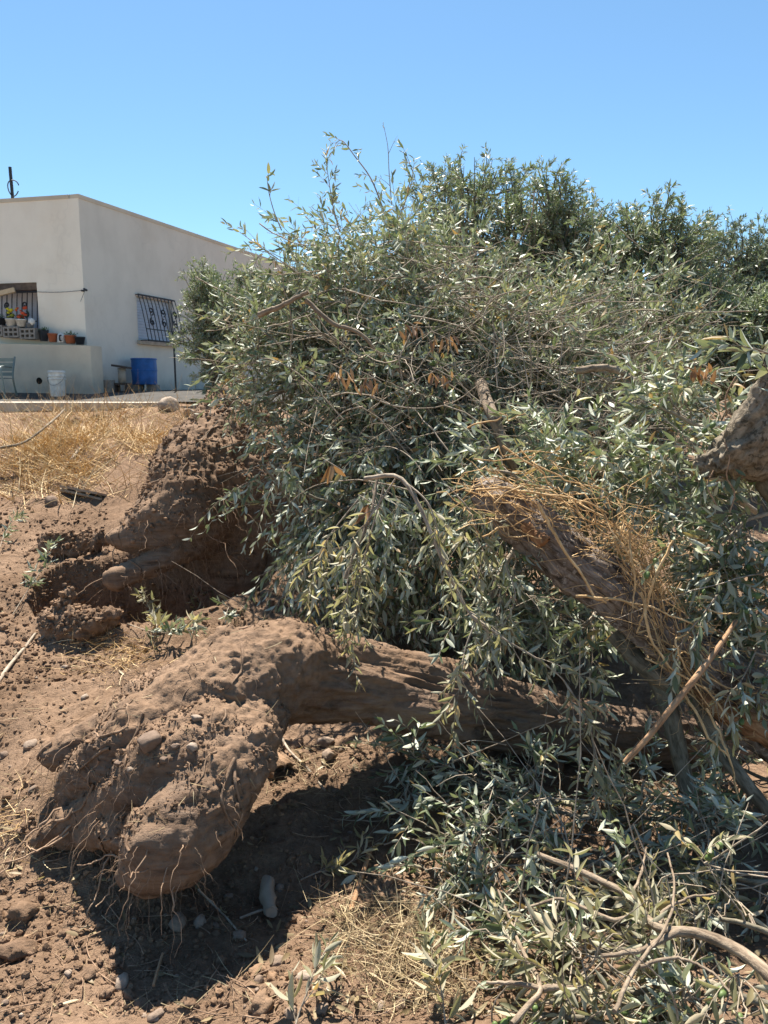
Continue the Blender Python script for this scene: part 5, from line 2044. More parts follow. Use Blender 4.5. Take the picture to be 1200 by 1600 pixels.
SG = 'shoots standing up against the sky'
sprig('olive_shoot', 'arching shoot with drooping leaves tallest against the sky', [(600, 330, 4.6), (580, 280, 4.6), (555, 245, 4.6), (535, 220, 4.6), (524, 224, 4.6)], 'leaf', 601, 7, 4, (0.035, 0.05), 0.0045, 0.25, side_len=(0.05, 0.13), group=SG, end=False)
sprig('olive_shoot', 'two thin bare shoots rising highest against the sky', [(612, 320, 4.65), (608, 270, 4.65), (606, 230, 4.65), (600, 198, 4.65)], 'leaf', 602, 3, 1, (0.02, 0.03), 0.003, 0.1, side_len=(0.06, 0.14), group=SG, end=False)
sprig('olive_shoot', 'thin shoot ending in one large pale leaf against the sky', [(440, 360, 4.5), (428, 330, 4.5), (420, 300, 4.5), (417, 276, 4.5)], 'leaf', 603, 3, 3, (0.05, 0.075), 0.0035, 0.3, side_len=(0.05, 0.12), group=SG, end=False)
sprig('olive_shoot', 'leafy shoot pointing up at the top left of the heap', [(530, 360, 4.5), (520, 320, 4.5), (515, 290, 4.5), (512, 270, 4.5)], 'leaf', 604, 6, 5, (0.04, 0.06), 0.004, 0.15, side_len=(0.06, 0.16), group=SG)
sprig('olive_shoot', 'leafy shoot leaning right at the top of the heap before the tallest tree', [(620, 350, 4.6), (635, 310, 4.6), (645, 275, 4.6), (640, 255, 4.6)], 'leaf', 605, 6, 4, (0.04, 0.06), 0.004, 0.15, side_len=(0.06, 0.16), group=SG)
sprig('olive_shoot', 'leafy shoot pointing left over the roof line of the house', [(470, 430, 4.3), (435, 405, 4.3), (405, 385, 4.3), (382, 368, 4.3)], 'leaf', 606, 6, 4, (0.04, 0.06), 0.004, 0.1, side_len=(0.05, 0.14), group=SG)
sprig('olive_shoot', 'single large leaved shoot hanging into view at the right edge', [(1260, 590, 2.0), (1215, 560, 2.0), (1180, 545, 2.0), (1150, 540, 2.0)], 'leaf', 607, 4, 3, (0.055, 0.08), 0.0035, 0.1, side_len=(0.03, 0.09), wide=0.28)
sprig('olive_shoot', 'broad leaved shoot beside the cut limb at the right edge', [(1240, 640, 2.15), (1215, 600, 2.15), (1200, 580, 2.15), (1195, 570, 2.15)], 'leaf', 608, 3, 3, (0.05, 0.075), 0.003, 0.1, side_len=(0.03, 0.07), wide=0.3)

# ================================================================== THE HANGING BRANCH IN FRONT
hang = [
    ('long pale broken branch hanging down across the front of the heap', [(570, 748, 2.62), (622, 745, 2.56), (655, 790, 2.50), (680, 850, 2.46), (705, 905, 2.43), (735, 960, 2.40), (770, 992, 2.38)], 0.0085, 3, 3),
    ('right fork of the hanging branch running to the lower right', [(735, 960, 2.40), (790, 1000, 2.36), (840, 1030, 2.33), (880, 1062, 2.31), (905, 1100, 2.30)], 0.0042, 8, 6),
    ('side spray of the hanging branch drooping over the front trunk', [(745, 968, 2.40), (728, 1010, 2.36), (722, 1050, 2.33), (716, 1085, 2.31)], 0.003, 5, 5),
    ('parallel thin fork beside the long hanging branch', [(632, 752, 2.55), (668, 785, 2.48), (684, 830, 2.45), (688, 870, 2.44)], 0.0035, 5, 4),
    ('left fan of pale leaves hanging from the broken branch', [(618, 748, 2.58), (590, 790, 2.56), (565, 830, 2.54), (548, 880, 2.52), (540, 930, 2.52)], 0.0034, 9, 6),
    ('second left fan of leaves hanging over the front trunk top', [(600, 760, 2.60), (575, 850, 2.56), (562, 910, 2.53), (556, 960, 2.52), (552, 985, 2.52)], 0.003, 8, 6),
    ('far left hanging spray of silvery leaves', [(560, 780, 2.75), (520, 830, 2.72), (498, 870, 2.70), (490, 915, 2.7)], 0.003, 7, 6),
    ('spray of leaves in the gap right of the hanging branch', [(700, 760, 2.62), (735, 800, 2.58), (748, 850, 2.56), (752, 890, 2.55)], 0.0032, 7, 6),
    ('small spray on a bare red twig in the gap before the log', [(790, 880, 2.5), (805, 930, 2.46), (790, 970, 2.44), (760, 1000, 2.42)], 0.0025, 4, 4),
    ('leafy spray hanging off the end of the right fork', [(880, 1062, 2.31), (915, 1120, 2.28), (932, 1180, 2.26), (945, 1235, 2.24)], 0.0028, 7, 6),
]
for k, (lab, pts, r0, ns2, ln2) in enumerate(hang):
    first = k == 0
    sprig('hanging_branch', lab, pts, 'wilt_leaf', 650 + k, ns2, ln2, (0.042, 0.066), r0, 0.32, spread=0.95, nobj=110, side_len=(0.07, 0.17), group='sprays of the branch hanging before the heap', tip_from=0.3 if not first else 0.7, end=not first, wide=0.235)

# ================================================================== LEAFY BOUGHS AROUND THE LOG, AT THE RIGHT
RG = 'leafy boughs lying round the fibrous log'
right = [
    ('fresh green leafy bough spread just left of the cut limb', [(1180, 800, 2.95), (1090, 745, 2.85), (1010, 700, 2.8)], 8),
    ('glossy leafy bough filling the gap between the fibre mat and the cut limb', [(1200, 860, 2.85), (1110, 810, 2.75), (1020, 760, 2.72)], 8),
    ('leafy bough just above the left end of the fibre mat', [(900, 800, 3.1), (830, 755, 2.95), (740, 725, 2.9)], 5),
    ('leafy bough over the fibre mat below the bare twigs', [(1010, 790, 3.0), (940, 740, 2.9), (870, 715, 2.85)], 3),
    ('leafy bough tucked under the cut limb at the right edge', [(1290, 820, 2.75), (1200, 800, 2.65), (1120, 850, 2.6)], 8),
    ('leafy bough hanging behind the upper side of the log', [(1260, 920, 2.75), (1170, 880, 2.68), (1090, 890, 2.62)], 5),
    ('olive laden bough at the right edge above the log end', [(1300, 990, 2.65), (1210, 950, 2.58), (1140, 940, 2.55)], 10),
    ('leafy bough pressed against the log end at the right edge', [(1310, 1080, 2.6), (1230, 1040, 2.5), (1160, 1010, 2.46)], 6),
    ('leafy bough below the dry twig right of the heap', [(1150, 700, 3.1), (1080, 660, 3.0), (1020, 630, 3.0)], 8),
    ('dark leafy bough hanging below the log in its shade', [(960, 930, 3.15), (910, 980, 3.1), (850, 1020, 3.05)], 0),
    ('leafy bough spread in the dark gap left of the log', [(820, 830, 3.05), (780, 900, 2.95), (760, 970, 2.9)], 0),
]
for k, (lab, pts, fr_) in enumerate(right):
    olive_bough('olive_bough', lab, [P(*p) for p in pts], 0.014, 0.005, 1200 + k, RG, nobj=70, lod=2, nside=8, side=(0.2, 0.42), per=5, shoot=(0.12, 0.26), pairs=7,
                leaf=(0.045, 0.072), droop=0.2, hang=0.25, up=0.2, keep=0.88, fruit=fr_, bare_twigs=3)

for k, (lab, pts) in enumerate((                                                              ('spray with two pale leaves hanging over the lower log', [(1120, 930, 2.36), (1095, 965, 2.33), (1070, 995, 2.31), (1060, 1030, 2.3)]),
                               ('spray hanging past the stick below the log', [(1180, 1020, 2.36), (1160, 1060, 2.3), (1135, 1095, 2.26), (1128, 1140, 2.24)]))):
    sprig('olive_spray', lab, pts, 'leaf', 1250 + k, 6, 5, (0.042, 0.066), 0.0028, 0.3, nobj=60, side_len=(0.06, 0.15), group='sprays lying on the fibrous log')

# grey limbs under the log
for pts, r0, r1, lab in (([(1020, 1040, 2.55), (1040, 1090, 2.5), (1055, 1150, 2.45), (1075, 1240, 2.4)], 17, 12, 'grey limb dropping from the log into the brush'),
                         ([(1080, 1080, 2.5), (1120, 1160, 2.4), (1170, 1230, 2.3), (1220, 1290, 2.25)], 14, 8, 'grey limb slanting down under the log end at the right'),
                         ([(960, 990, 2.6), (1010, 1045, 2.52), (1060, 1080, 2.48)], 15, 13, 'short grey limb tucked under the middle of the log')):
    b = MB()
    n = 22
    pp = catmull([P(*p) for p in pts], n)
    tubes(b, pp, np.linspace(r0, r1, n) * M_PER_PX(1100, 2.5), 10, cap=True)
    tag(b.build('bare_limb', MT['dark_branch']), lab, 'limb', 'grey limbs under the log')

# ================================================================== CUT BRUSH LYING IN THE LOWER RIGHT
LG = 'cut leafy boughs lying on the ground in the lower right'


def low(px, py, lift):
    p = G(px, py)
    # slide back up the line of sight until it stands lift above the ground
    d = np.array(ray(px, py))
    for s in np.linspace(p[1], p[1] * 0.55, 120):
        q = np.array([0, 0, EYE]) + d * (s / d[1])
        if q[2] - H_quick(np.array([q[0]]), np.array([q[1]]))[0] >= lift:
            return q
    return q


lowb = [
    ([(760, 1230), (690, 1200), (630, 1180)], (0.10, 0.16, 0.14), 'leafy bough under the front trunk spreading left in the shade', 'leaf'),
    ([(820, 1250), (730, 1240), (640, 1260)], (0.08, 0.13, 0.08), 'shaded leafy bough on the soil right of the big root', 'leaf'),
    ([(900, 1260), (800, 1250), (720, 1290)], (0.12, 0.18, 0.12), 'shaded leafy bough in the middle of the lower brush', 'leaf'),
    ([(980, 1280), (880, 1270), (800, 1230)], (0.12, 0.2, 0.2), 'shaded bough with upright shoots below the front trunk', 'leaf'),
    ([(860, 1340), (770, 1340), (700, 1380)], (0.08, 0.14, 0.10), 'leafy bough reaching the straw patch', 'leaf'),
    ([(950, 1350), (860, 1350), (760, 1430)], (0.10, 0.15, 0.12), 'shaded bough beside the straw patch', 'leaf'),
    ([(1060, 1280), (990, 1270), (920, 1210)], (0.12, 0.2, 0.2), 'bough under the grey limbs below the log', 'leaf'),
    ([(1180, 1290), (1100, 1290), (1020, 1270)], (0.12, 0.2, 0.22), 'sunlit bough under the log end at the right edge', 'leaf'),
    ([(1230, 1380), (1140, 1370), (1060, 1330)], (0.12, 0.2, 0.2), 'sunlit leafy bough right of the forked branch', 'leaf'),
    ([(1060, 1400), (980, 1390), (890, 1400)], (0.10, 0.15, 0.12), 'bough lying behind the forked branch', 'leaf'),
    ([(1240, 1470), (1150, 1440), (1080, 1420)], (0.12, 0.16, 0.16), 'sunlit bough over the thick end of the forked branch', 'wilt_leaf'),
    ([(1010, 1480), (930, 1490), (850, 1480)], (0.06, 0.10, 0.08), 'thin bough on the ground left of the forked branch', 'leaf'),
    ([(1080, 1560), (990, 1550), (910, 1570)], (0.06, 0.10, 0.08), 'olive bearing bough below the forked branch', 'wilt_leaf'),
    ([(1200, 1570), (1110, 1540), (1040, 1520)], (0.08, 0.14, 0.14), 'sunlit bough in the lower right corner', 'wilt_leaf'),
    ([(1210, 1640), (1140, 1600), (1060, 1600)], (0.06, 0.10, 0.10), 'leafy bough cut off by the bottom right corner', 'leaf'),
    ([(1250, 1240), (1180, 1210), (1130, 1190)], (0.16, 0.25, 0.28), 'small bough close under the log end at the right', 'leaf'),
    ([(960, 1610), (900, 1590), (830, 1580)], (0.04, 0.07, 0.06), 'flattened bough at the bottom edge right of the straw', 'wilt_leaf'),
]
for k, (pts, lf, lab, mt_) in enumerate(lowb):
    limb_ = [low(a, b, l * (0.6 if mt_ == 'leaf' else 0.75)) for (a, b), l in zip(pts, lf)]
    olive_bough('olive_bough', lab, limb_, 0.010, 0.004, 1300 + k, LG, nobj=110, lod=2, mat=mt_, bark='dark_branch', nside=(7 if mt_ == 'leaf' else 8), side=(0.14, 0.30), per=3, shoot=(0.12, 0.26), pairs=7,
                leaf=(0.042, 0.066), droop=0.22, hang=0.25, up=-0.05, keep=0.8, bare_twigs=12, fruit=(9 if k in (12, 13, 10) else 0), wander=0.04)

# the forked branches
forks = [
    ('forked grey brown branch lying across the lower right corner', [[(1240, 1560), (1180, 1505), (1130, 1470), (1080, 1455), (1040, 1452), (1005, 1430), (985, 1405), (950, 1385), (900, 1362), (840, 1340)],
                                                                   [(1060, 1455), (1020, 1475), (985, 1490), (940, 1500)], [(1000, 1428), (960, 1436), (915, 1418), (870, 1408), (820, 1425)], [(1030, 1450), (1040, 1420), (1075, 1405), (1120, 1402)],
                                                                   [(985, 1405), (1000, 1370), (1010, 1330)]], (12, 7, 5, 4, 4)),
    ('thin broken branch with a side stub near the bottom edge', [[(800, 1600), (830, 1570), (848, 1548), (840, 1525), (815, 1480), (795, 1430), (780, 1390)], [(848, 1546), (880, 1544), (912, 1540)], [(848, 1546), (800, 1537), (762, 1533)]], (5.5, 6.5, 5)),
    ('long curving twig rising from the forked branch', [[(960, 1580), (1000, 1510), (1040, 1460), (1060, 1400), (1050, 1340)], [(1000, 1510), (1060, 1500), (1110, 1520), (1150, 1560)]], (4, 3.4)),
]
for k, (lab, arms, rad) in enumerate(forks):
    lifts = (0.24, 0.15, 0.26)[k]
    root = thing('forked_branch', lab, 'branch', low(*arms[0][0], lifts))
    for arm, rp in zip(arms, rad):
        pp = catmull([low(a, b, lifts) for a, b in arm], 26)
        pp[1:] += np.cumsum(np.random.default_rng(k).normal(0, 0.0012, (25, 3)), axis=0)
        b = MB()
        tubes(b, pp, np.linspace(1.0, 0.5, 26) * rp * 0.72 * M_PER_PX(1450, 1.85), 9, seed=k, cap=True)
        b.build('arm', MT['fork_bark'], root)

# ================================================================== SMALL LEAFY SPRIGS ON THE SOIL
FS = 'leafy sprigs lying on the soil'
sprigs = [
    ('green sprig standing from the soil at the left edge', [(20, 960), (48, 915), (68, 885), (76, 862)], (0.02, 0.08, 0.14, 0.19), 'leaf', 8),
    ('pale tuft of leaves in front of the pit left one', [(240, 1000), (245, 975), (240, 950), (228, 930)], (0.02, 0.08, 0.14, 0.18), 'wilt_leaf', 13),
    ('pale tuft of leaves in front of the pit middle one', [(300, 1000), (305, 975), (312, 955), (322, 930)], (0.02, 0.09, 0.15, 0.19), 'wilt_leaf', 15),
    ('grey drooping sprig in the pit beside the heap', [(345, 985), (355, 955), (365, 930), (378, 905)], (0.02, 0.09, 0.16, 0.22), 'leaf', 11),
    ('flat sprig between the pit and the front stump', [(200, 975), (230, 985), (270, 990), (290, 985)], (0.02, 0.03, 0.04, 0.05), 'leaf', 10),
    ('pale sprig standing at the bottom edge left of the straw', [(455, 1640), (465, 1590), (480, 1550), (492, 1520)], (0.01, 0.04, 0.08, 0.10), 'wilt_leaf', 4),
    ('pale sprig standing in front of the straw patch', [(700, 1640), (695, 1590), (688, 1540), (672, 1500)], (0.01, 0.05, 0.10, 0.14), 'wilt_leaf', 6),
    ('dry sprig on the soil right of the stump shadow', [(470, 1375), (500, 1362), (530, 1358), (556, 1340)], (0.01, 0.02, 0.03, 0.04), 'wilt_leaf', 6),
    ('grey weed at the far left edge of the soil', [(-5, 870), (5, 840), (15, 820), (20, 815)], (0.02, 0.06, 0.1, 0.12), 'leaf', 4),
    ('small sprig in the shade beside the big root', [(600, 1320), (640, 1310), (680, 1330), (700, 1350)], (0.02, 0.05, 0.06, 0.05), 'leaf', 6),
]
for k, (lab, pts, lf, mt_, n_) in enumerate(sprigs):
    q = [low(a, b, l) for (a, b), l in zip(pts, lf)]
    r = np.random.default_rng(1500 + k)
    root = thing('olive_sprig', lab, 'sprig', q[0], FS)
    pw = catmull(q, 16)
    b = MB()
    tubes(b, pw, np.linspace(0.0028, 0.0012, 16), 6)
    b.build('stem', MT['twig'], root)
    tw, lv = MB(), Leaves()
    kk = np.linspace(4, 14, n_).astype(int)
    T = nrm(pw[kk + 1] - pw[kk])
    shoots(tw, lv, pw[kk], T + r.normal(0, 0.55, T.shape) + np.array([0, 0, 0.3]), r.uniform(0.05, 0.14, n_), r, 4, (0.048, 0.078), hang=0.1, keep=0.85)
    shoots(tw, lv, pw[-1:], T[-1:], [0.1], r, 5, (0.04, 0.062), hang=0.1, keep=0.95)
    tw.build('twigs', MT['twig'], root, kind='stuff')
    put_leaves(root, lv, mt_, 60, 2)

# dried brown leaf bunches caught in the heap
for k, (px, py, Y, lab) in enumerate(((530, 585, 3.72, 'orange brown dried leaf bunch in the left middle of the heap'), (578, 598, 3.70, 'orange brown dried leaves hanging beside the first dried bunch'),
                                      (640, 515, 3.93, 'tan dried leaf bunch higher in the middle of the heap'), (690, 535, 3.9, 'tan dried leaves right of the higher dried bunch'), (690, 592, 3.72, 'single rusty dried leaf bunch right of the lower ones'),
                                      (517, 735, 3.25, 'large folded brown dead leaf above the left spray'), (576, 795, 3.0, 'small brown dead leaf beside the hanging branch'), (1100, 605, 2.75, 'dried reddish twig bunch left of the cut limb'))):
    r = np.random.default_rng(1600 + k)
    p = P(px, py, Y - (0.3 if k < 5 else 0.12))
    root = thing('dried_leaves', lab, 'dried leaves', p, 'dried leaf bunches in the heap')
    lv = Leaves()
    n = 4 if k in (5, 6) else 10
    bs = p + r.normal(0, 0.022 if k not in (5, 6) else 0.006, (n, 3)) * np.array([1.3, 0.6, 0.6])
    D = nrm(r.normal(0, 0.4, (n, 3)) + np.array([0.1 if k < 5 else -0.2, -0.2, -1.0 if k != 7 else 0.9]))
    big = 1.5 if k in (5, 6) else 1.0
    lv.add(bs + UP * 0.02, D, nrm(r.normal(0, 1, (n, 3)) + np.array([0, -1, 0])), r.uniform(0.05, 0.075, n) * big, r.uniform(0.012, 0.018, n) * big, r.random(n), r.normal(0.2, 0.2, n))
    b = MB()
    tubes(b, catmull([p + np.array([-0.04, 0.03, 0.05]), p + UP * 0.03, p + np.array([0.05, -0.01, 0.0])], 8), 0.0022, 5)
    b.build('stem', MT['twig'], root)
    put_leaves(root, lv, 'dry_leaf', 20, 2)

# ================================================================== STRAW, DRY GRASS, LITTER
r = np.random.default_rng(91)


def grass(name, label, verts, n, h, r, upw=1.0, lean=0.5, wid=(0.0015, 0.0035), mat='dry_grass', clump=0, raise_=0.0, bend=0.45, patchy=None, fringe=0.0):
    p = sample_ground(n, verts, r)
    if patchy:
        p[:, :2] += r.normal(0, fringe, (n, 2))
        p = p[fbm(p * np.array([patchy, patchy, 0]), 3, 55) + r.normal(0, 0.2, n) > 0.1]
        n = len(p)
        p[:, 2] = H(p[:, 0], p[:, 1])
    if clump:
        c = p[r.integers(0, n, clump)]
        j = r.integers(0, clump, n)
        m_ = r.random(n) < 0.7
        q = c[j] + r.normal(0, 0.10, (n, 3))
        p = np.where(m_[:, None], q, p)
        p[:, 2] = H(p[:, 0], p[:, 1])
    p[:, 2] += raise_ * r.random(n) ** 2
    d = np.stack((r.normal(0, lean, n), r.normal(0, lean, n), np.full(n, upw) * r.uniform(0.6, 1, n)), -1)
    mb = MB()
    blades(mb, p, d, r.uniform(*h, n), r.uniform(*wid, n), r, bend)
    o = mb.build(name, MT[mat], kind='stuff')
    tag(o, label, 'grass')
    return o


grass('dry_grass', 'golden dry grass on the bank below the yard', [(-40, 670), (60, 660), (160, 648), (275, 645), (285, 680), (240, 725), (160, 750), (-40, 745)], 6500, (0.10, 0.42), r, 0.7, 0.85, (0.004, 0.009), clump=0, patchy=2.3, fringe=0.34)
grass('dry_grass', 'sparse dry stalks along the edge of the pale slab', [(-20, 636), (140, 642), (280, 636), (300, 652), (150, 655), (-20, 660)], 260, (0.12, 0.42), r, 1.0, 0.5, (0.0025, 0.005), clump=18)
grass('straw', 'flattened straw patch on the soil in the lower middle', [(490, 1345), (600, 1335), (690, 1400), (720, 1480), (740, 1560), (700, 1610), (580, 1600), (560, 1520), (500, 1430)], 2100, (0.03, 0.18), r, 0.10, 0.8, (0.0012, 0.003), 'straw', 0, 0.05, 0.4, 5.0, 0.05)
grass('straw', 'scattered straw beneath the front trunk', [(430, 1160), (560, 1180), (580, 1250), (440, 1260)], 320, (0.03, 0.12), r, 0.08, 0.8, (0.0012, 0.0026), 'straw', 6, 0.02, 0.3)
grass('straw', 'small tuft of yellow straw beside the soil lump', [(140, 985), (230, 1000), (230, 1050), (160, 1040)], 420, (0.05, 0.16), r, 0.2, 0.8, (0.0015, 0.003), 'dry_grass', 5, 0.03, 0.35)
grass('straw', 'thin straw scattered over the bare soil', [(0, 1000), (160, 1040), (60, 1200), (400, 1420), (560, 1600), (0, 1600)], 420, (0.02, 0.12), r, 0.04, 1.0, (0.001, 0.0024), 'straw', 0, 0.012, 0.2)
grass('straw', 'yellow straw at the left edge of the soil', [(-20, 1255), (40, 1260), (40, 1310), (-20, 1310)], 140, (0.04, 0.14), r, 0.1, 0.8, (0.0015, 0.003), 'dry_grass', 4, 0.02, 0.3)

# fallen dry leaves
lv = Leaves()
p = np.concatenate((sample_ground(650, [(430, 1150), (1200, 1250), (1200, 1600), (480, 1600), (560, 1400)], r), sample_ground(140, [(0, 780), (180, 800), (200, 1060), (560, 1300), (560, 1600), (0, 1600)], r)))
n = len(p)
a = r.uniform(0, 6.28, n)
D = nrm(np.stack((np.cos(a), np.sin(a), r.normal(0.05, 0.2, n)), -1))
lv.add(p + UP * 0.006, D, nrm(np.stack((r.normal(0, 0.5, n), r.normal(0, 0.5, n), r.choice([-1, 1], n)), -1)), r.uniform(0.03, 0.06, n), r.uniform(0.008, 0.014, n), r.random(n), r.normal(0, 0.25, n))
mb = MB()
leaves_mesh(mb, *lv.get(), 2)
tag(mb.build('fallen_leaves', MT['litter'], kind='stuff'), 'dry fallen olive leaves strewn over the soil', 'leaves')

q = sample_ground(260, [(0, 790), (160, 800), (230, 1020), (60, 1200), (430, 1420), (430, 1160), (600, 1170), (740, 1450), (760, 1600), (0, 1600)], r)
tt = np.linspace(-0.5, 0.5, 8)
an = r.uniform(0, 6.28, len(q))
dd = np.stack((np.cos(an), np.sin(an), r.normal(0, 0.12, len(q))), -1)
cv = r.normal(0, 0.35, (len(q), 3)) * np.array([1, 1, 0.2])
Lq = r.uniform(0.03, 0.16, len(q))
WP = q[:, None] + UP * 0.006 + Lq[:, None, None] * (dd[:, None] * tt[None, :, None] + cv[:, None] * (tt ** 2)[None, :, None])
b = MB()
tubes(b, WP, r.uniform(0.0007, 0.0022, len(q))[:, None] * np.linspace(1.1, 0.6, 8)[None], 4)
tag(b.build('twig_litter', MT['rootlet'], kind='stuff'), 'broken twigs and root bits strewn over the soil', 'twigs')

# ================================================================== STONES AND CLODS
r = np.random.default_rng(97)
T3, F3 = ICO[3]
SHP = []
for k in range(7):
    st_ = k >= 4
    sc = np.array([1.0, r.uniform(0.7, 0.9), r.uniform(0.5, 0.75)])
    d = 1 + (0.24 if st_ else 0.36) * fbm(T3 * 1.4 + k * 9, 3, 700 + k) + (0.07 if st_ else 0.2) * fbm(T3 * 4.0, 3, 720 + k, 0.6)
    V = T3 * sc * d[:, None]
    if st_:
        for _ in range(5):      # flat broken faces
            nn = nrm(r.normal(0, 1, 3))
            lim = r.uniform(0.45, 0.75)
            over = (V @ nn) - lim
            V = V - np.outer(np.clip(over, 0, None) * 0.85, nn)
    SHP.append(MB().add(V, F3).mesh('stone' if st_ else 'clod', MT['stone'] if st_ else MT['clod']))


def put_lump(kind, k, p, size, label, cat, group, sink=0.25, rz=None):
    o = bpy.data.objects.new(kind, SHP[k])
    COL.objects.link(o)
    s = size * r.uniform(0.85, 1.15, 3)
    o.location = (float(p[0]), float(p[1]), float(p[2] + size * (0.6 - sink) * 0.6))
    o.rotation_euler = (r.normal(0, 0.25), r.normal(0, 0.25), r.uniform(0, 6.28) if rz is None else rz)
    o.scale = tuple(s)
    return tag(o, label, cat, group)


big = [
    (232, 1152, 21, 5, 'largest stone lying on the soil of the front stump', 'on'), (278, 1452, 21, 6, 'round dark stone in the shadow of the front stump', 'g'), (312, 1448, 12, 4, 'small pale stone beside the round dark stone', 'g'),
    (508, 1158, 17, 5, 'upright brown stone beneath the front trunk', 'g'), (513, 1190, 14, 6, 'flat stone in front of the upright brown stone', 'g'), (30, 1490, 24, 0, 'big soil clod near the lower left edge', 'g'), (35, 1440, 22, 1, 'soil clod behind the big clod at the lower left', 'g'),
    (190, 1545, 18, 6, 'flat reddish stone in front of the stump shadow', 'g'), (82, 790, 15, 4, 'pale stone on the soil below the dry grass', 'g'), (100, 1168, 12, 6, 'small grey stone left of the front stump', 'g'), (48, 1172, 12, 5, 'paired small grey stone near the left edge', 'g'),
    (265, 640, 22, 4, 'pale broken concrete lump at the end of the dry grass', 'g'), (300, 652, 15, 5, 'grey rock behind the rear root ball', 'g'), (345, 628, 20, 6, 'flat pale rock behind the top of the rear root ball', 'g'),
    (120, 660, 13, 2, 'clod on the bank in the dry grass', 'g'), (155, 655, 11, 3, 'smaller clod on the bank in the dry grass', 'g'), (867, 1205, 24, 2, 'rusty brown clod in the shade under the front trunk', 'g'),
    (435, 1515, 17, 6, 'dark stone at the right edge of the stump shadow', 'g'), (475, 1535, 15, 4, 'tan stone beside the pale sprig at the bottom', 'g'), (410, 1585, 20, 3, 'soil clod at the bottom edge below the stump shadow', 'g'),
    (520, 1360, 9, 5, 'small stone by the dry sprig', 'g'), (220, 1570, 14, 3, 'clod at the bottom edge in the sun', 'g'), (112, 1195, 9, 6, 'tiny stone below the small grey stone', 'g'),
]
CLOD_F = 0.85
for px, py, rp, k, lab, where in big:
    if where == 'on':
        p = P(px, py, 2.1)
        d = np.linalg.norm((FV - np.array([0, 0, EYE])) - ((FV - np.array([0, 0, EYE])) @ nrm(p - np.array([0, 0, EYE])))[:, None] * nrm(p - np.array([0, 0, EYE])), axis=1)
        c = np.nonzero(d < 0.02)[0]
        p = FV[c[FV[c, 1].argmin()]]
    else:
        p = G(px, py)
    put_lump('stone' if k >= 4 else 'soil_clod', k, p, rp * M_PER_PX(py, p[1]), lab, 'stone' if k >= 4 else 'clod', None, 0.35)
for px, py, sz in ((300, 1165, 11), (178, 1195, 8), (198, 1200, 7), (252, 1186, 9), (310, 1120, 9), (272, 1160, 9)):
    e = np.array([0, 0, EYE])
    p = nrm(P(px, py, 2.1) - e)
    d = np.linalg.norm((FV - e) - ((FV - e) @ p)[:, None] * p, axis=1)
    c = np.nonzero(d < 0.015)[0]
    q = FV[c[FV[c, 1].argmin()]]
    put_lump('stone', 4 + int(px) % 3, q, sz * M_PER_PX(py, q[1]), 'small stone resting on the soil caked top of the front stump', 'stone', 'small stones on the front stump', 0.2)

area = [(0, 790), (130, 800), (160, 960), (230, 1020), (60, 1180), (60, 1330), (300, 1420), (420, 1280), (430, 1160), (590, 1170), (600, 1260), (700, 1420), (740, 1600), (0, 1600)]
p = sample_ground(230, area, r)
for q in p:
    sz = 0.008 * (0.028 / 0.008) ** (r.random() ** 2.2)
    if r.random() < 0.68:
        put_lump('soil_clod', int(r.integers(0, 4)), q, sz, 'small crumbly clod on the bare soil', 'clod', 'small clods on the bare soil', 0.3)
    else:
        put_lump('stone', int(r.integers(4, 7)), q, sz * 0.85, 'small brown stone on the bare soil', 'stone', 'small stones on the bare soil', 0.3)


def rubble(name, label, verts, n, size, r):
    p = sample_ground(n, verts, r)
    mb = MB()
    V1, F1 = ICO[1]
    s = size[0] * (size[1] / size[0]) ** (r.random(n) ** 2.4)
    for q in range(n):
        sc = s[q] * r.uniform(0.7, 1.2, 3)
        mb.add(V1 * sc * r.uniform(0.6, 1.3, (len(V1), 1)) + p[q] + UP * s[q] * 0.25, F1, tint=np.full(len(V1), r.random()))
    tag(mb.build(name, MT['clod'], kind='stuff', smooth=False), label, 'soil')


rubble('soil_crumbs', 'crumbled soil on the ground before and beside the stump', [(0, 1030), (220, 1030), (60, 1180), (60, 1330), (420, 1250), (430, 1150), (600, 1170), (620, 1300), (760, 1500), (800, 1600), (0, 1600)], 6500, (0.002, 0.011), r)
rubble('soil_crumbs', 'crumbled soil left of the pit', [(0, 760), (170, 790), (140, 960), (240, 1010), (140, 1060), (0, 1080)], 1700, (0.004, 0.019), r)
rubble('soil_crumbs', 'crumbled soil in and round the pit under the rear root ball', [(60, 850), (200, 840), (430, 880), (430, 980), (200, 990), (60, 1000)], 800, (0.004, 0.022), r)

rubble('soil_crumbs', 'crumbled soil past the left edge of the photographed ground', [(-450, 800), (0, 780), (0, 1600), (-450, 1600)], 2600, (0.003, 0.014), r)
rubble('soil_crumbs', 'crumbled soil past the right edge of the photographed ground', [(1200, 1000), (1700, 900), (1700, 1600), (1200, 1600)], 2600, (0.003, 0.014), r)

# the broken lump of soil at the front lip of the pit
items = [[(88, 966, 3.95, 20), (120, 974, 3.92, 23), (158, 972, 3.9, 18), (182, 956, 3.9, 11)], [(92, 948, 3.96, 13), (108, 934, 3.97, 8)], [(80, 980, 3.92, 18), (130, 990, 3.88, 18)]]
me = blob(items, 0.011, 4)
V = co_of(me)
NM = no_of(me)
V = V + NM * (0.030 * fbm(V * 12, 4, 811, 0.65) + 0.016 * np.abs(fbm(V * 34, 3, 815, 0.65)) + 0.008 * fbm(V * 80, 2, 817))[:, None]
set_co(me, V, np.full(len(V), 0.85))
me.materials.append(MT['stump'])
lmp = thing('soil_lump', 'broken lump of dark soil at the front lip of the pit', 'soil lump', P(125, 985, 3.95))
link('lump', me, lmp)
crumbs(lmp, V, NM, NM[:, 2] > 0, 500, r, (0.004, 0.018))
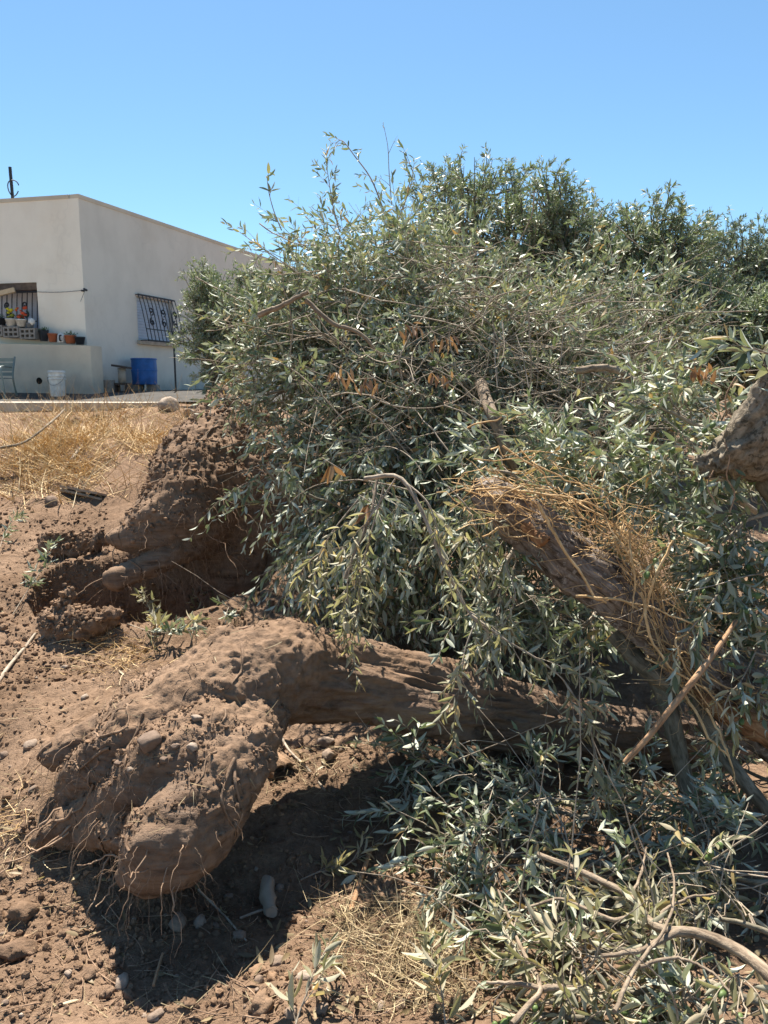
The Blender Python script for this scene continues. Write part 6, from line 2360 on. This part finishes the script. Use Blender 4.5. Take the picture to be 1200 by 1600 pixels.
# the crumbling lip behind the pit, with hanging roots
items = [[(75, 846, 4.85, 8), (105, 846, 4.85, 12), (135, 846, 4.85, 12), (160, 842, 4.85, 10)], [(90, 858, 4.82, 9), (115, 860, 4.82, 9)]]
me = blob(items, 0.012, 4)
V = co_of(me)
NL = no_of(me)
V = V + NL * (0.032 * fbm(V * 11, 4, 821, 0.65) + 0.018 * np.abs(fbm(V * 30, 3, 825, 0.65)) + 0.008 * fbm(V * 70, 2, 827))[:, None]
set_co(me, V, np.full(len(V), 0.8))
me.materials.append(MT['stump'])
lip = thing('soil_bank', 'crumbling soil bank with hanging roots at the left of the pit', 'soil bank', P(100, 870, 4.65))
link('bank', me, lip)
crumbs(lip, V, NL, NL[:, 2] > 0, 500, r, (0.004, 0.018))
root_hairs(lip, V, NL, (NL[:, 2] < 0.3) & (NL[:, 1] < 0.3), 24, 60, r, (0.08, 0.28), rad=(0.0012, 0.0028))

# ================================================================== STICKS, BARK, BOARDS ON THE GROUND
for pts, r0, r1, mt_, lab in (
        ([(548, 1425), (560, 1385), (572, 1350), (580, 1325)], 6.5, 5, 'stick', 'short straight stick lying at the edge of the straw'),
        ([(95, 765), (125, 772), (158, 780)], 3.5, 3, 'twig', 'short grey board splinter below the dry grass'),
        ([(60, 1000), (85, 985), (115, 975)], 3.0, 2, 'twig', 'thin pale stick pointing at the soil lump'),
        ([(-20, 1090), (15, 1040), (40, 1010), (55, 990)], 5, 3, 'twig', 'curved pale stick at the left edge'),
        ([(240, 1540), (248, 1510), (254, 1490)], 3.5, 2.5, 'stick', 'short twig in the stump shadow'),
        ([(310, 1390), (350, 1430), (385, 1470)], 2.4, 1.8, 'twig', 'long thin straw stalk crossing the stump shadow'),
        ([(375, 1435), (400, 1425), (425, 1418)], 3.0, 2.4, 'twig', 'short bent stick beside the broken root piece'),
        ([(180, 1170), (230, 1100), (250, 1080)], 2.2, 1.6, 'twig', 'thin twig on the left flank of the front stump'),
        ([(0, 700), (40, 690), (85, 655), (100, 640)], 3.0, 2.2, 'grey_bark', 'long bare stalk leaning over the dry grass at the left'),
        ([(96, 738), (125, 700), (150, 668)], 3.2, 2.2, 'twig', 'long pale stalk slanting through the dry grass'),
        ([(430, 1130), (450, 1170), (480, 1200), (508, 1235)], 2.8, 2.0, 'twig', 'bent stalk beneath the front trunk'),
        ([(760, 1400), (720, 1330), (690, 1290)], 3.2, 2.0, 'twig', 'bare twig rising from the shaded brush')):
    q = np.array([low(a, b, 0.015 if 'leaning' not in lab else 0.2) for a, b in pts])
    b = MB()
    pp = catmull(q, 16)
    tubes(b, pp, np.linspace(r0, r1, 16) * 0.75 * M_PER_PX(pts[0][1], q[0][1]), 8, cap=True)
    tag(b.build('stick', MT[mt_]), lab, 'stick')
# broken root piece
q = [low(420, 1372, 0.03), low(418, 1395, 0.03), low(424, 1425, 0.03)]
pp = catmull(q, 16)
b = MB()
tubes(b, pp, np.interp(np.linspace(0, 1, 16), [0, 0.1, 0.6, 1], [9, 12, 13, 9]) * M_PER_PX(1395, 2.1), 14, cap=True)
me = b.mesh('root_piece', MT['grey_plank'])
V = co_of(me)
set_co(me, V + no_of(me) * (0.006 * fbm(V * 40, 3, 841))[:, None])
tag(link('root_piece', me), 'grey broken piece of root in the shadow of the front stump', 'root')
# thin weathered board half buried on the soil
for (a, b_, c_, d_), lab in (((100, 768, 160, 782), 'thin weathered board lying on the soil below the dry grass'),):
    p0, p1 = G(a, b_), G(c_, d_)
    d = nrm(p1 - p0)
    sd_ = nrm(np.cross(d, UP))
    b = MB()
    V = np.array([p + sd_ * s * 0.05 + UP * (0.01 + z + 0.03 * (s > 0)) for p in (p0, p1) for s in (-1, 1) for z in (0, 0.018)])
    b.add(V, [(0, 1, 3, 2), (4, 6, 7, 5), (0, 4, 5, 1), (2, 3, 7, 6), (0, 2, 6, 4), (1, 5, 7, 3)])
    tag(b.build('board', MT['grey_plank'], smooth=False), lab, 'board')
# a hollow pipe end beside the trunk, half buried: curled piece of bark
an = np.linspace(-0.3, 3.5, 14)
p = low(432, 1196, 0.012)
L_ = 0.12
ad = nrm(np.array([0.62, -0.78, -0.05]))
as_ = nrm(np.cross(ad, UP))
jit = np.random.default_rng(5).normal(0, 0.005, (2, 14, 3))
V = np.array([p + ad * (u_ + jit[e_, q_, 0] * 2) + as_ * 0.052 * math.cos(t_) + UP * 0.034 * math.sin(t_) + jit[e_, q_] for e_, u_ in enumerate((-L_ / 2, L_ / 2)) for q_, t_ in enumerate(an)])
V2 = np.array([p + ad * (u_ + jit[e_, q_, 0] * 2) + as_ * 0.043 * math.cos(t_) + UP * 0.026 * math.sin(t_) + jit[e_, q_] for e_, u_ in enumerate((-L_ / 2, L_ / 2)) for q_, t_ in enumerate(an)])
b = MB()
k = len(an)
i = np.arange(k - 1)
b.add(np.concatenate((V, V2)), np.concatenate((np.stack((i, i + 1, i + k + 1, i + k), -1), np.stack((i + 2 * k, i + 3 * k, i + 3 * k + 1, i + 2 * k + 1), -1), np.stack((i, i + 2 * k, i + 2 * k + 1, i + 1), -1), np.stack((i + k, i + k + 1, i + 3 * k + 1, i + 3 * k), -1))))
tag(b.build('bark_piece', MT['clod']), 'curled hollow piece of bark on the sunlit soil beneath the front trunk', 'bark')
